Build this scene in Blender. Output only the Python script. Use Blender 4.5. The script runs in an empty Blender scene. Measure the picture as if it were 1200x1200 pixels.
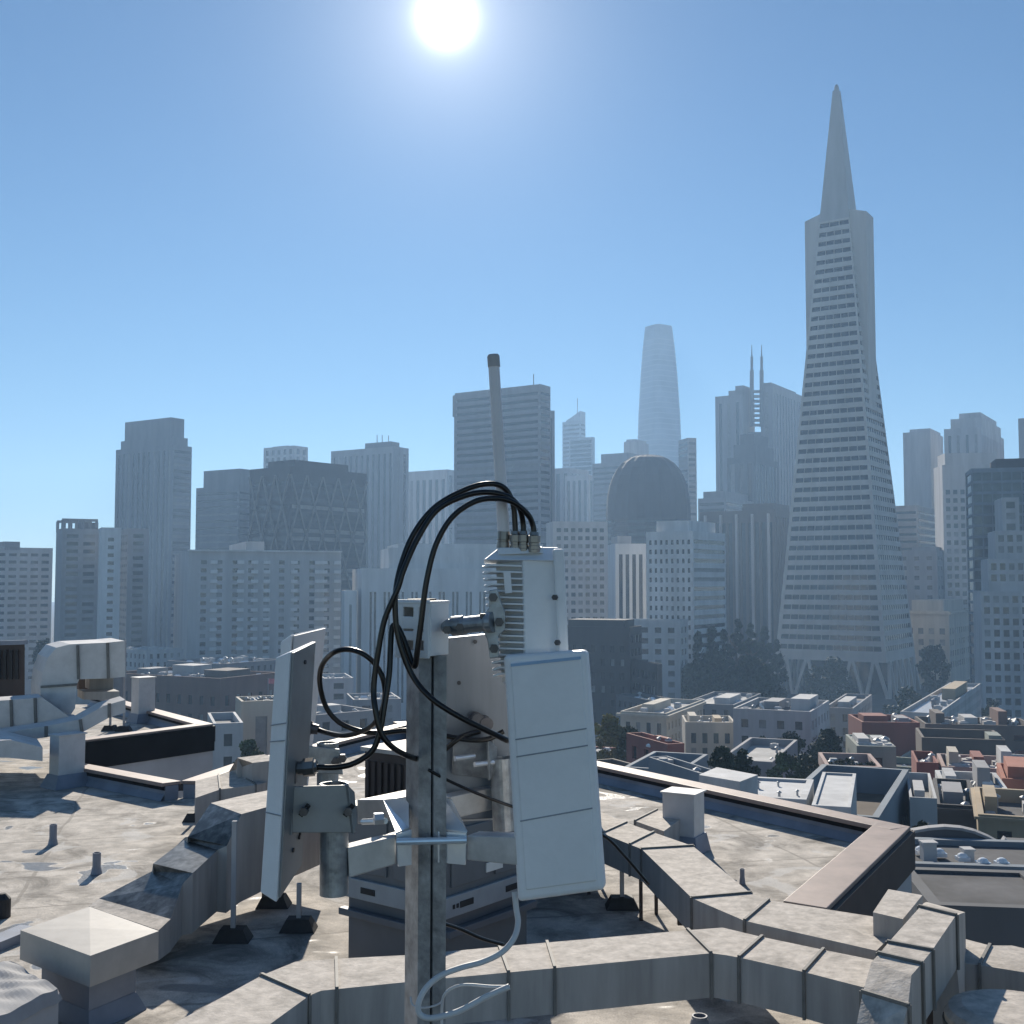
SUN_E, SKY_S, SKY_AIR, SKY_DUST, EXPO = 5.0, 0.062, 1.0, 0.0, 0.52
SKY_TINT = (0.48, 0.715, 0.89)
SUN_LOBES = [(2, 0.8, 60.0), (2, 1.3, 8.0), (1, 3.4, 9.0), (1, 10.0, 0.9)]
HORIZON = (0.032, 5.5)
HAZE, HAZE_COL, HAZE_G = 0.00035, (0.42, 0.66, 0.98), 0.3
import bpy, math, random
from mathutils import Vector, Matrix
R = math.radians
random.seed(7)
S = bpy.context.scene
COL = S.collection
F, CX, CY, PITCH = 1350.0, 600.0, 600.0, R(3.39)
CAMZ = 4.0
cp, sp = math.cos(PITCH), math.sin(PITCH)

# ---------------------------------------------------------------- camera
cam = bpy.data.cameras.new('camera'); camo = bpy.data.objects.new('camera', cam); COL.objects.link(camo)
camo.location = (0, 0, CAMZ); camo.rotation_euler = (R(90) + PITCH, 0, 0)
cam.sensor_width = 36; cam.lens = 36 * F / 1200; cam.clip_start = 0.05; cam.clip_end = 20000
S.camera = camo

def ray(px, py):
    x, v = (px - CX) / F, (CY - py) / F
    return Vector((x, cp - v * sp, sp + v * cp))
def at(px, py, Y):                      # point on the ray at world depth Y
    d = ray(px, py); return Vector((0, 0, CAMZ)) + d * (Y / d.y)
def atz(px, py, z):                     # point on the ray at world height z
    d = ray(px, py); return Vector((0, 0, CAMZ)) + d * ((z - CAMZ) / d.z)

# ---------------------------------------------------------------- materials
def mat(name, col, rough=0.7, metal=0.0, var=0.12, scale=4.0, bump=0.0, bscale=40.0, col2=None, stain=0.0, streak=False, spec=0.5, sscale=0.23, slo=.46, shi=.68, dark=.28):
    m = bpy.data.materials.new(name); m.use_nodes = True
    nt = m.node_tree; b = nt.nodes['Principled BSDF']
    b.inputs['Roughness'].default_value = rough; b.inputs['Metallic'].default_value = metal
    b.inputs['Specular IOR Level'].default_value = spec
    tc = nt.nodes.new('ShaderNodeTexCoord')
    src = tc.outputs['Object']
    if streak:
        mp = nt.nodes.new('ShaderNodeMapping'); mp.inputs['Scale'].default_value = (1, 1, 0.12)
        nt.links.new(src, mp.inputs[0]); src = mp.outputs[0]
    nz = nt.nodes.new('ShaderNodeTexNoise'); nz.inputs['Scale'].default_value = scale
    nz.inputs['Detail'].default_value = 6; nz.inputs['Roughness'].default_value = 0.62
    nt.links.new(src, nz.inputs['Vector'])
    rp = nt.nodes.new('ShaderNodeValToRGB')
    c = Vector(col); lo = c * (1 - var * 1.6); hi = c * (1 + var) if col2 is None else Vector(col2)
    rp.color_ramp.elements[0].position = 0.3; rp.color_ramp.elements[1].position = 0.72
    rp.color_ramp.elements[0].color = (*lo, 1); rp.color_ramp.elements[1].color = (*[min(1, q) for q in hi], 1)
    nt.links.new(nz.outputs['Fac'], rp.inputs['Fac'])
    out = rp.outputs['Color']
    if stain:
        n2 = nt.nodes.new('ShaderNodeTexNoise'); n2.inputs['Scale'].default_value = scale * sscale
        n2.inputs['Detail'].default_value = 8; n2.inputs['Roughness'].default_value = 0.7
        n2.inputs['Distortion'].default_value = 0.6
        nt.links.new(src, n2.inputs['Vector'])
        r2 = nt.nodes.new('ShaderNodeValToRGB')
        r2.color_ramp.elements[0].position = slo; r2.color_ramp.elements[1].position = shi
        r2.color_ramp.elements[0].color = (0, 0, 0, 1); r2.color_ramp.elements[1].color = (stain, stain, stain, 1)
        nt.links.new(n2.outputs['Fac'], r2.inputs['Fac'])
        mx = nt.nodes.new('ShaderNodeMixRGB'); mx.blend_type = 'MIX'
        mx.inputs[2].default_value = (*(c * dark), 1)
        nt.links.new(r2.outputs['Color'], mx.inputs[0]); nt.links.new(out, mx.inputs[1]); out = mx.outputs[0]
    nt.links.new(out, b.inputs['Base Color'])
    if bump:
        n3 = nt.nodes.new('ShaderNodeTexNoise'); n3.inputs['Scale'].default_value = bscale; n3.inputs['Detail'].default_value = 4
        nt.links.new(tc.outputs['Object'], n3.inputs['Vector'])
        bp = nt.nodes.new('ShaderNodeBump'); bp.inputs['Strength'].default_value = bump; bp.inputs['Distance'].default_value = 0.02
        nt.links.new(n3.outputs['Fac'], bp.inputs['Height']); nt.links.new(bp.outputs[0], b.inputs['Normal'])
    return m

# ---------------------------------------------------------------- mesh builder
class MB:
    def __init__(s): s.v = []; s.f = []
    def q(s, *pts):
        n = len(s.v); s.v += [Vector(p) for p in pts]; s.f.append(tuple(range(n, n + len(pts)))); return s
    def hexa(s, b, t):                   # bottom ring (ccw from above), top ring: 4 points each
        n = len(s.v); k = len(b); s.v += [Vector(p) for p in b] + [Vector(p) for p in t]
        s.f.append(tuple(n + i for i in reversed(range(k)))); s.f.append(tuple(n + k + i for i in range(k)))
        for i in range(k):
            j = (i + 1) % k; s.f.append((n + i, n + j, n + k + j, n + k + i))
        return s
    def prism(s, poly, z0, z1):
        return s.hexa([(p[0], p[1], z0) for p in poly], [(p[0], p[1], z1) for p in poly])
    def box(s, c, size, ax=None, ay=None):   # c centre, optional horizontal axes
        ax = Vector(ax or (1, 0, 0)); ay = Vector(ay) if ay else Vector((-ax.y, ax.x, 0))
        az = ax.cross(ay); c = Vector(c); hx, hy, hz = ax * size[0] / 2, ay * size[1] / 2, az * size[2] / 2
        return s.hexa([c - hx - hy - hz, c + hx - hy - hz, c + hx + hy - hz, c - hx + hy - hz],
                      [c - hx - hy + hz, c + hx - hy + hz, c + hx + hy + hz, c - hx + hy + hz])
    def bar(s, p, q, w, h=None, up=(0, 0, 1)):
        p, q = Vector(p), Vector(q); ax = (q - p).normalized(); up = Vector(up)
        if abs(ax.dot(up)) > 0.98: up = Vector((0, 1, 0))
        ay = up.cross(ax).normalized()
        return s.box((p + q) / 2, ((q - p).length, w, h or w), ax, ay)
    def tube(s, pts, r, n=10, cap=True, sub=0):
        pts = [Vector(p) for p in pts]
        if sub: pts = smooth_path(pts, sub)
        rs = r if isinstance(r, (list, tuple)) else [r] * len(pts)
        base = len(s.v); prev = None
        for i, p in enumerate(pts):
            t = (pts[min(i + 1, len(pts) - 1)] - pts[max(i - 1, 0)]).normalized()
            if prev is None:
                u = t.cross(Vector((0, 0, 1)) if abs(t.z) < 0.9 else Vector((1, 0, 0))).normalized()
            else:
                u = (prev - t * prev.dot(t)).normalized()
            prev = u; w = t.cross(u)
            for k in range(n):
                a = 2 * math.pi * k / n; s.v.append(p + (u * math.cos(a) + w * math.sin(a)) * rs[i])
        for i in range(len(pts) - 1):
            for k in range(n):
                a, b = base + i * n + k, base + i * n + (k + 1) % n
                s.f.append((a, b, b + n, a + n))
        if cap:
            s.f.append(tuple(base + k for k in reversed(range(n)))); e = base + (len(pts) - 1) * n
            s.f.append(tuple(e + k for k in range(n)))
        return s
    def ring_tube(s, p, q, ro, ri, n=24):    # hollow pipe from p to q
        p, q = Vector(p), Vector(q); t = (q - p).normalized()
        u = t.cross(Vector((1, 0, 0)) if abs(t.x) < 0.9 else Vector((0, 1, 0))).normalized(); w = t.cross(u)
        b = len(s.v)
        for c, r in ((p, ro), (q, ro), (q, ri), (p, ri)):
            for k in range(n):
                a = 2 * math.pi * k / n; s.v.append(c + (u * math.cos(a) + w * math.sin(a)) * r)
        for j in range(4):
            for k in range(n):
                k2 = (k + 1) % n; j2 = (j + 1) % 4
                s.f.append((b + j * n + k, b + j * n + k2, b + j2 * n + k2, b + j2 * n + k))
        return s
    def build(s, name, m, parent=None, smooth=False, bevel=0, seg=2, origin=None):
        if origin is None:
            if parent is not None: origin = wloc(parent)
            else:
                xs = [p.x for p in s.v]; ys = [p.y for p in s.v]
                origin = Vector(((min(xs) + max(xs)) / 2, (min(ys) + max(ys)) / 2, min(p.z for p in s.v)))
        me = bpy.data.meshes.new(name); me.from_pydata([p - origin for p in s.v], [], s.f); me.update()
        o = bpy.data.objects.new(name, me); COL.objects.link(o)
        for k in (m if isinstance(m, (list, tuple)) else [m]): me.materials.append(k)
        if parent is not None:
            o.parent = parent; o.location = origin - wloc(parent); o['_w'] = list(origin)
        else:
            o.location = origin
        if smooth:
            for p in me.polygons: p.use_smooth = True
        if bevel:
            md = o.modifiers.new('bevel', 'BEVEL'); md.width = bevel; md.segments = seg; md.limit_method = 'ANGLE'; md.angle_limit = R(35)
        return o
WL = {}
def wloc(o):
    v = Vector((0, 0, 0))
    while o is not None: v = v + Vector(o.location); o = o.parent
    return v
def smooth_path(pts, sub):
    out = []
    n = len(pts)
    for i in range(n - 1):
        p0, p1, p2, p3 = pts[max(i - 1, 0)], pts[i], pts[i + 1], pts[min(i + 2, n - 1)]
        for k in range(sub):
            t = k / sub
            out.append(0.5 * ((2 * p1) + (p2 - p0) * t + (2 * p0 - 5 * p1 + 4 * p2 - p3) * t * t + (3 * p1 - p0 - 3 * p2 + p3) * t ** 3))
    out.append(pts[-1]); return out
def tag(o, label=None, cat=None, group=None, kind=None):
    if label: o['label'] = label
    if label and len(label.split()) > 16: print('LONG', len(label.split()), label)
    if cat: o['category'] = cat
    if group: o['group'] = group
    if kind: o['kind'] = kind
    return o
def thing(name, loc, label, cat, group=None):
    o = bpy.data.objects.new(name, None); COL.objects.link(o); o.location = loc; o.empty_display_size = 0.2
    return tag(o, label, cat, group)
def copy_tree(o, parent=None):
    c = o.copy(); COL.objects.link(c)
    if parent is not None: c.parent = parent
    for ch in list(o.children): copy_tree(ch, c)
    return c
# ---------------------------------------------------------------- light, sky, haze
SUNV = ray(523, 20).normalized()                 # towards the sun, as seen in the photograph
sun_el = math.asin(SUNV.z); sun_az = math.atan2(SUNV.x, SUNV.y)
sl = bpy.data.lights.new('sun', 'SUN'); sl.energy = SUN_E; sl.angle = R(0.53); sl.color = (1, 0.915, 0.79)
so = bpy.data.objects.new('sun', sl); COL.objects.link(so); so.rotation_euler = (-SUNV).to_track_quat('-Z', 'Y').to_euler()
so.location = SUNV * 300
w = bpy.data.worlds.new('World'); S.world = w; w.use_nodes = True
nt = w.node_tree; bg = nt.nodes['Background']; bg.inputs['Strength'].default_value = SKY_S
sky = nt.nodes.new('ShaderNodeTexSky'); sky.sky_type = 'NISHITA'; sky.sun_disc = False
sky.sun_elevation = sun_el; sky.sun_rotation = sun_az
sky.altitude = 60; sky.air_density = SKY_AIR; sky.dust_density = SKY_DUST; sky.ozone_density = 2.0
# the sun's own disc and the bright ring of sky round it, by angle from the sun's direction
geo = nt.nodes.new('ShaderNodeTexCoord')
dot = nt.nodes.new('ShaderNodeVectorMath'); dot.operation = 'DOT_PRODUCT'; dot.inputs[1].default_value = SUNV
nrm = nt.nodes.new('ShaderNodeVectorMath'); nrm.operation = 'NORMALIZE'
nt.links.new(geo.outputs['Generated'], nrm.inputs[0]); nt.links.new(nrm.outputs[0], dot.inputs[0])
def m_(op, a, b=None):
    n = nt.nodes.new('ShaderNodeMath'); n.operation = op
    for i, x in enumerate((a, b)):
        if x is None: continue
        if isinstance(x, (int, float)): n.inputs[i].default_value = x
        else: nt.links.new(x, n.inputs[i])
    return n.outputs[0]
ang = m_('ARCCOSINE', m_('MINIMUM', dot.outputs['Value'], 0.9999999))
def lobe(width, amp):                             # amp * exp(-(ang/width)^2)
    r = m_('DIVIDE', ang, width); return m_('MULTIPLY', m_('EXPONENT', m_('MULTIPLY', m_('MULTIPLY', r, r), -1.0)), amp)
def lobe1(width, amp):
    return m_('MULTIPLY', m_('EXPONENT', m_('MULTIPLY', m_('DIVIDE', ang, width), -1.0)), amp)
tot = None
for fn, wd, am in SUN_LOBES:
    l = (lobe if fn == 2 else lobe1)(R(wd), am); tot = l if tot is None else m_('ADD', tot, l)
sepz = nt.nodes.new('ShaderNodeSeparateXYZ'); nt.links.new(nrm.outputs[0], sepz.inputs[0])
hor = m_('MULTIPLY', m_('EXPONENT', m_('MULTIPLY', m_('DIVIDE', m_('MAXIMUM', sepz.outputs['Z'], 0.0), HORIZON[0]), -1.0)), HORIZON[1])   # pale band of sky at the horizon
tot = m_('ADD', tot, hor)
cmb = nt.nodes.new('ShaderNodeCombineXYZ')
nt.links.new(tot, cmb.inputs[0]); nt.links.new(m_('MULTIPLY', tot, 0.97), cmb.inputs[1]); nt.links.new(m_('MULTIPLY', tot, 0.92), cmb.inputs[2])
tint = nt.nodes.new('ShaderNodeVectorMath'); tint.operation = 'MULTIPLY'; tint.inputs[1].default_value = SKY_TINT
nt.links.new(sky.outputs[0], tint.inputs[0])
add = nt.nodes.new('ShaderNodeVectorMath'); add.operation = 'ADD'
nt.links.new(tint.outputs[0], add.inputs[0]); nt.links.new(cmb.outputs[0], add.inputs[1])
nt.links.new(add.outputs[0], bg.inputs['Color'])
S.view_settings.view_transform = 'Standard'; S.view_settings.look = 'None'; S.view_settings.exposure = EXPO; S.view_settings.gamma = 1
S.cycles.use_denoising = True; S.cycles.max_bounces = 6; S.cycles.volume_bounces = 1; S.cycles.caustics_reflective = False; S.cycles.caustics_refractive = False
S.cycles.sample_clamp_indirect = 4.0
if HAZE:
    hz = MB().box((0, 1250, 96), (3200, 2900, 330)).build('haze', [], None)
    hm = bpy.data.materials.new('haze_air'); hm.use_nodes = True; n = hm.node_tree
    n.nodes.remove(n.nodes['Principled BSDF'])
    pv = n.nodes.new('ShaderNodeVolumePrincipled'); pv.inputs['Density'].default_value = HAZE
    pv.inputs['Color'].default_value = (*HAZE_COL, 1); pv.inputs['Anisotropy'].default_value = HAZE_G
    n.links.new(pv.outputs[0], n.nodes['Material Output'].inputs['Volume'])
    hz.data.materials.append(hm); tag(hz, kind='stuff', label='thin blue haze filling the air over the city', cat='haze')
# ---------------------------------------------------------------- ground
def gz(Y):
    if Y < 40: return -22.0
    if Y < 340: return -22 - 23 * (Y - 40) / 300
    return -45.0
g = MB(); ys = [-150, 0, 40, 100, 160, 220, 280, 340, 500, 800, 1400, 2600]; xs = [-1500, -400, -150, 0, 150, 400, 1500]
for i in range(len(ys) - 1):
    for j in range(len(xs) - 1):
        g.q((xs[j], ys[i], gz(ys[i])), (xs[j + 1], ys[i], gz(ys[i])), (xs[j + 1], ys[i + 1], gz(ys[i + 1])), (xs[j], ys[i + 1], gz(ys[i + 1])))
M_asph = mat('asphalt', (.06, .06, .062), .9, var=.25, scale=.3, stain=.4)
tag(g.build('ground', M_asph, origin=Vector((0, 0, 0))), kind='structure')
def street(px0, py0, Y0, px1, py1, Y1, wd):       # a pavement-edged street strip lying on the ground
    pass

# ---------------------------------------------------------------- city materials
W = {}
def wm(n, c, **k): W[n] = mat(n, c, k.pop('rough', .85), scale=k.pop('scale', .25), var=k.pop('var', .14), streak=k.pop('streak', True), **k)
wm('pale', (.50, .49, .48)); wm('white', (.74, .73, .71), stain=.25); wm('grey', (.3, .3, .31)); wm('midgrey', (.19, .2, .22))
wm('dark', (.055, .05, .052)); wm('brown', (.13, .105, .09)); wm('brick', (.2, .115, .09), stain=.35); wm('redbrick', (.26, .075, .055), stain=.3)
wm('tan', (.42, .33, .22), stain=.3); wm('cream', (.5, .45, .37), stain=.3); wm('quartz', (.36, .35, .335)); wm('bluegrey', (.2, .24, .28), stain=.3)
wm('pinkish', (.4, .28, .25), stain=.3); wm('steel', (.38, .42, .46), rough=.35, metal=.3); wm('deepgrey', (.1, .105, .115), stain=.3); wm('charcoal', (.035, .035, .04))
wm('plaster', (.5, .5, .5), stain=.45); wm('greygreen', (.24, .27, .24), stain=.3)
M_glass = mat('window_glass', (.022, .027, .033), .12, var=.3, scale=.6)
M_glass2 = mat('window_glass_grey', (.07, .08, .09), .2, var=.3, scale=.6)
M_blind = mat('window_blind', (.26, .26, .25), .5, var=.2, scale=.6)
M_curt = mat('curtain_glass', (.05, .075, .09), .08, var=.5, scale=.12)
M_roofd = mat('tar_roof', (.11, .11, .115), .95, var=.3, scale=.5, stain=.6)
M_roofl = mat('pale_roof', (.5, .49, .47), .9, var=.2, scale=.4, stain=.6)
M_roofm = mat('grey_roof', (.27, .26, .25), .9, var=.25, scale=.4, stain=.6)
M_alu = mat('sheet_aluminium', (.62, .63, .65), .35, .7, var=.1, scale=2)
M_white = mat('white_paint', (.72, .72, .7), .5, var=.08, scale=2)

MAXW = 100
def face(mb, wins, O, d, n, Wd, z0, z1, s, rec=0.3):
    """one facade with real openings: O lower-left corner seen from outside, d along, n outward"""
    def P(u, z, r=0): return O + d * u + n * (-r) + Vector((0, 0, z - O.z))
    if not s or Wd < 2 * s.get('side', .8) + 1.2 or z1 - z0 < s.get('top', 1) + s.get('bot', 4) + 1:
        mb.q(P(0, z0), P(Wd, z0), P(Wd, z1), P(0, z1)); return
    top, bot, side = s.get('top', 1.0), s.get('bot', 4.0), s.get('side', .8)
    zb, zt = z0 + bot, z1 - top
    if 'fh' in s: rows = max(1, int((zt - zb) / s['fh'])); zb = zt - rows * s['fh']
    else: rows = s['rows']
    cols = s.get('cols') or max(1, int((Wd - 2 * side) / s['cw']))
    ch, cw = (zt - zb) / rows, (Wd - 2 * side) / cols
    ww, wh = cw * s.get('ww', .6), ch * s.get('wh', .55)
    zl = z0
    for r in range(rows):
        a = zb + r * ch + (ch - wh) * s.get('vb', .5); b = a + wh
        mb.q(P(0, zl), P(Wd, zl), P(Wd, a), P(0, a)); zl = b
        ul = 0
        for c in range(cols):
            x0 = side + c * cw + (cw - ww) / 2; x1 = x0 + ww
            mb.q(P(ul, a), P(x0, a), P(x0, b), P(ul, b)); ul = x1
            mb.q(P(x0, a, 0), P(x1, a, 0), P(x1, a, rec), P(x0, a, rec)); mb.q(P(x0, b, rec), P(x1, b, rec), P(x1, b, 0), P(x0, b, 0))
            mb.q(P(x0, a, rec), P(x0, b, rec), P(x0, b, 0), P(x0, a, 0)); mb.q(P(x1, a, 0), P(x1, b, 0), P(x1, b, rec), P(x1, a, rec))
            wins.append((P((x0 + x1) / 2, (a + b) / 2, rec + .03), d, n, ww, wh, s.get('mull', 0), s.get('glass')))
        mb.q(P(ul, a), P(Wd, a), P(Wd, b), P(ul, b))
    mb.q(P(0, zl), P(Wd, zl), P(Wd, z1), P(0, z1))

def pane_mb(mb, c, d, n, ww, wh, mull):
    mb.box(c, (ww + .02, .05, wh + .02), d, n)
    k = int(ww / mull) if mull else 0
    for i in range(1, k + 1):
        if i * mull < ww - .2: mb.box(c + d * (i * mull - ww / 2) + n * .1, (.18, .16, wh), d, n)
def windows(root, wins, name='window', rnd=None):
    rnd = rnd or random.Random(len(wins) * 7 + 3)
    camp = Vector((0, 0, CAMZ))
    wins.sort(key=lambda w: (w[0] - camp).length / math.sqrt(w[3] * w[4]))
    cache = {}; rest = MB()
    for i, (c, d, n, ww, wh, mull, gl) in enumerate(wins):
        if i >= MAXW: pane_mb(rest, c, d, n, ww, wh, mull); continue
        m = gl or rnd.choice([M_glass, M_glass, M_glass, M_glass2, M_blind] if not mull else [M_glass, M_glass2])
        key = (round(d.x, 3), round(ww, 3), round(wh, 3), m.name)
        if key not in cache:
            mb = MB(); pane_mb(mb, c, d, n, ww, wh, mull)
            cache[key] = mb.build(name, m, None, origin=c); o = cache[key]; o.parent = root; o.location = c - wloc(root)
        else:
            o = cache[key].copy(); COL.objects.link(o); o.location = c - wloc(root)
    if rest.f:
        o = rest.build(name + '_field', wins[-1][6] or M_glass, root); o['kind'] = 'stuff'

class B: pass
def bld(name, label, xl, xc, xr, ytop, Y, wall, L=None, Rr=None, a=33, cat='building', group=None, roof=None, par=.9, parent=None, base=None, winname='window', rec=.3, wins_on=True, part='wall', maxw=None, trim=0, depth=None):
    b = B(); a = R(a)
    C = at(xc, ytop, Y); z1 = C.z; z0 = gz(Y) - .5 if base is None else base
    dL, dR = Vector((-math.cos(a), math.sin(a), 0)), Vector((math.sin(a), math.cos(a), 0))
    def u(px): r = ray(px, ytop); return r.x / r.y
    def sides(a):
        dL, dR = Vector((-math.cos(a), math.sin(a), 0)), Vector((math.sin(a), math.cos(a), 0))
        e, f_ = dL.x - u(xl) * dL.y, dR.x - u(xr) * dR.y
        return (u(xl) * C.y - C.x) / e if abs(e) > 1e-6 else -1, (u(xr) * C.y - C.x) / f_ if abs(f_) > 1e-6 else -1, dL, dR
    lL, lR, dL, dR = sides(a)
    tg = 8 if Y < 120 else 10 if Y < 260 else 18
    if depth: lL = depth
    elif parent is None and not (tg * .55 <= lL <= tg * 6):   # turn the block a little until it has a real depth
        for k in range(1, 140):
            hit = [x for x in (a + R(k * .5), a - R(k * .5)) if 0 < x < R(125) and tg <= sides(x)[0] <= tg * 3.5 and .5 < sides(x)[1] < 160]
            if hit: a = hit[0]; lL, lR, dL, dR = sides(a); break
    lL, lR = max(lL, .5), max(lR, .5)
    b.a = math.degrees(a)
    C0 = Vector((C.x, C.y, z0)); Lp = C0 + dL * lL; Rp = C0 + dR * lR; Bp = Lp + dR * lR
    b.C, b.dL, b.dR, b.lL, b.lR, b.z0, b.z1, b.Y = C0, dL, dR, lL, lR, z0, z1, Y
    b.label = label
    if parent is None:
        ctr = (Lp + Rp) / 2; b.root = thing(name, (ctr.x, ctr.y, z0), label, cat, group)
    else: b.root = parent
    mb = MB(); wins = []
    face(mb, wins, Lp, -dL, -dR, lL, z0, z1, L, rec)
    face(mb, wins, C0, dR, -dL, lR, z0, z1, Rr, rec)
    face(mb, wins, Rp, dL, dR, lL, z0, z1, None); face(mb, wins, Bp, -dR, dL, lR, z0, z1, None)
    # parapet: inner faces and top rim
    t = min(.35, lL * .1, lR * .1)
    ring = [Lp, C0, Rp, Bp]; ctr = (Lp + Rp) / 2
    inn = [C0 + dL * (lL - t) + dR * t, C0 + dL * t + dR * t, C0 + dL * t + dR * (lR - t), C0 + dL * (lL - t) + dR * (lR - t)]
    up = Vector((0, 0, z1 - z0)); zr = z1 - par; dn = Vector((0, 0, zr - z0))
    for i in range(4):
        j = (i + 1) % 4
        mb.q(ring[i] + up, ring[j] + up, inn[j] + up, inn[i] + up); mb.q(inn[i] + up, inn[j] + up, inn[j] + dn, inn[i] + dn)
    mb.build(part, W[wall] if isinstance(wall, str) else wall, b.root)
    rb = MB(); rb.hexa([p + dn - Vector((0, 0, .3)) for p in [inn[1], inn[2], inn[3], inn[0]]], [p + dn for p in [inn[1], inn[2], inn[3], inn[0]]])
    rb.build('roof', roof or M_roofm, b.root)
    if trim:
        tb = MB()
        for (p, dd, nn, ln) in ((Lp, -dL, -dR, lL), (C0, dR, -dL, lR)):
            tb.box(p + dd * (ln / 2) + nn * (trim * .5) + Vector((0, 0, z1 - z0 - trim * .9)), (ln + (trim * 2 if nn == -dR else -.01), trim, trim * .8), dd, nn)
        tb.build('cornice', W[wall] if isinstance(wall, str) else wall, b.root)
    if wins: windows(b.root, wins, winname)
    b.zr = zr
    return b
def rp(b, u, v, z=0): return b.C + b.dL * (b.lL * u) + b.dR * (b.lR * v) + Vector((0, 0, b.zr - b.z0 + z))
def tier(b, u0, u1, v0, v1, h, wall, name='penthouse', L=None):
    mb = MB(); p = [rp(b, u0, v0), rp(b, u0, v1), rp(b, u1, v1), rp(b, u1, v0)]
    mb.hexa([q - Vector((0, 0, .1)) for q in p], [q + Vector((0, 0, h)) for q in p])
    return mb.build(name, W[wall] if isinstance(wall, str) else wall, b.root)
def hz_at(b, py, px=600):              # roof-relative height that reaches image row py at this building's depth
    return at(px, py, b.Y).z - b.zr

band = lambda **k: dict(dict(cols=1, fh=3.9, ww=.97, wh=.45, side=.6, top=2, bot=8, mull=0), **k)
grid = lambda **k: dict(dict(fh=3.5, cw=3.4, ww=.55, wh=.55, top=1.5, bot=5), **k)
strip = lambda **k: dict(dict(rows=1, cw=3.0, ww=.5, wh=.96, top=2, bot=8), **k)

# ---------------------------------------------------------------- far skyline
b = bld('skyscraper', 'tall grey skyscraper with a twice stepped crown, standing alone at the left of the skyline', 136, 203, 225, 521, 700, 'midgrey', strip(cw=4.5, ww=.45, wh=.98), band(fh=4))
tier(b, .04, .93, .05, .9, hz_at(b, 511), 'midgrey', 'tier'); tier(b, .08, .88, .1, .82, hz_at(b, 488), 'midgrey', 'tier')
b = bld('office_block', 'grey slab office block with a lower left shoulder, between stepped tower and dark block', 230, 280, 310, 569, 640, 'midgrey', band(wh=.3), band(wh=.3))
tier(b, .0, .84, .02, .98, hz_at(b, 549), 'midgrey', 'upper_block')
b = bld('office_tower', 'pale tower far behind whose top peeps over the dark block', 309, 345, 361, 522, 900, 'pale', grid(cw=6, ww=.5, fh=6, wh=.7), grid(cw=6, ww=.5, fh=6, wh=.7))
tier(b, .3, .8, .2, .8, 1.8, 'grey')
dk = bld('lattice_office_block', 'dark bulky office block wrapped in a crisscross steel lattice', 293, 340, 430, 546, 560, 'charcoal', band(wh=.5, top=6), band(wh=.5, top=6), a=38)
tier(dk, .1, .75, .1, .8, hz_at(dk, 537), 'charcoal')
lat = MB(); zA, zB = dk.z1 - 4, dk.z0 + 12; nt_ = 3; hh = (zA - zB) / nt_
for (O, d, n, ln, k) in ((dk.C, dk.dL, -dk.dR, dk.lL, 3), (dk.C, dk.dR, -dk.dL, dk.lR, 5)):
    for i in range(k):
        for t in range(nt_):
            p = lambda u, z: O + d * (ln * (i + u) / k) + n * .5 + Vector((0, 0, z - dk.z0))
            za, zb_ = zA - hh * t, zA - hh * (t + 1)
            lat.bar(p(0.02, za), p(.98, zb_), 1.1, .6, n); lat.bar(p(.98, za), p(.02, zb_), 1.1, .6, n)
lat.build('lattice', mat('lattice_steel', (.13, .125, .12), .7, scale=.2), dk.root)
b = bld('office_tower', 'grey flat topped tower with a small mast cluster, right of the dark lattice block', 388, 462, 479, 523, 800, 'grey', strip(cw=5, ww=.4), strip(cw=5, ww=.4))
tier(b, .1, .5, .2, .8, hz_at(b, 516), 'midgrey')
mb = MB()
for u in (.2, .3, .38): mb.bar(rp(b, u, .5), rp(b, u, .5, 9 + 6 * u), .5)
mb.build('mast', W['grey'], b.root)
b = bld('office_block', 'pale office block with vertical ribs, just left of the widest central tower', 478, 524, 540, 550, 900, 'pale', strip(cw=6, ww=.5, top=5, bot=10), strip(cw=6))
t6 = bld('skyscraper', 'broad grey slab tower with thin horizontal bands, widest tower at the centre', 533, 633, 645, 450, 650, 'grey', band(fh=4.1, wh=.42, top=3), band(fh=4.1, wh=.42, top=3))
tier(t6, .9, 1.04, .1, .9, -13, 'grey', 'shoulder'); 
mb = MB(); mb.hexa(*[[t6.C + t6.dL * a_ + t6.dR * b_ + Vector((0, 0, z)) for a_, b_ in ((t6.lL, 3), (t6.lL + 2.6, 3), (t6.lL + 2.6, 25), (t6.lL, 25))][::-1] for z in (0, at(530, 484, 670).z - t6.z0)])
mb.build('side_wing', W['grey'], t6.root)
mb = MB(); mb.bar(rp(t6, .12, .4), rp(t6, .12, .4, 8), .5); mb.build('flagpole', W['midgrey'], t6.root)
bld('office_tower', 'narrow grey tower shoulder showing at the right of the broad central slab', 634, 641, 650, 481, 720, 'bluegrey', strip(cw=4), strip(cw=4))
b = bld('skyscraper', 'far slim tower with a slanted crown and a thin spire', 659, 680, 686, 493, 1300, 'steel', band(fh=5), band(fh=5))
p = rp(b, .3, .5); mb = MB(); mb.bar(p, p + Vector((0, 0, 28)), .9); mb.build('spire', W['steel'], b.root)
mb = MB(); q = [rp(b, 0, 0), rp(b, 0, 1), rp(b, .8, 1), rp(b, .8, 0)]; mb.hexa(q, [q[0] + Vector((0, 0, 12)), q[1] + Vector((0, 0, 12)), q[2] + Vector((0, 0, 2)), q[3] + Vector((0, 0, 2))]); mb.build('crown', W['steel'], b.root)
b = bld('glass_tower', 'far pale glass tower with a sloping top, in front of the slim spired tower', 667, 694, 697, 512, 1150, 'steel', band(fh=4.5, wh=.7, glass=M_curt), None)
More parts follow.
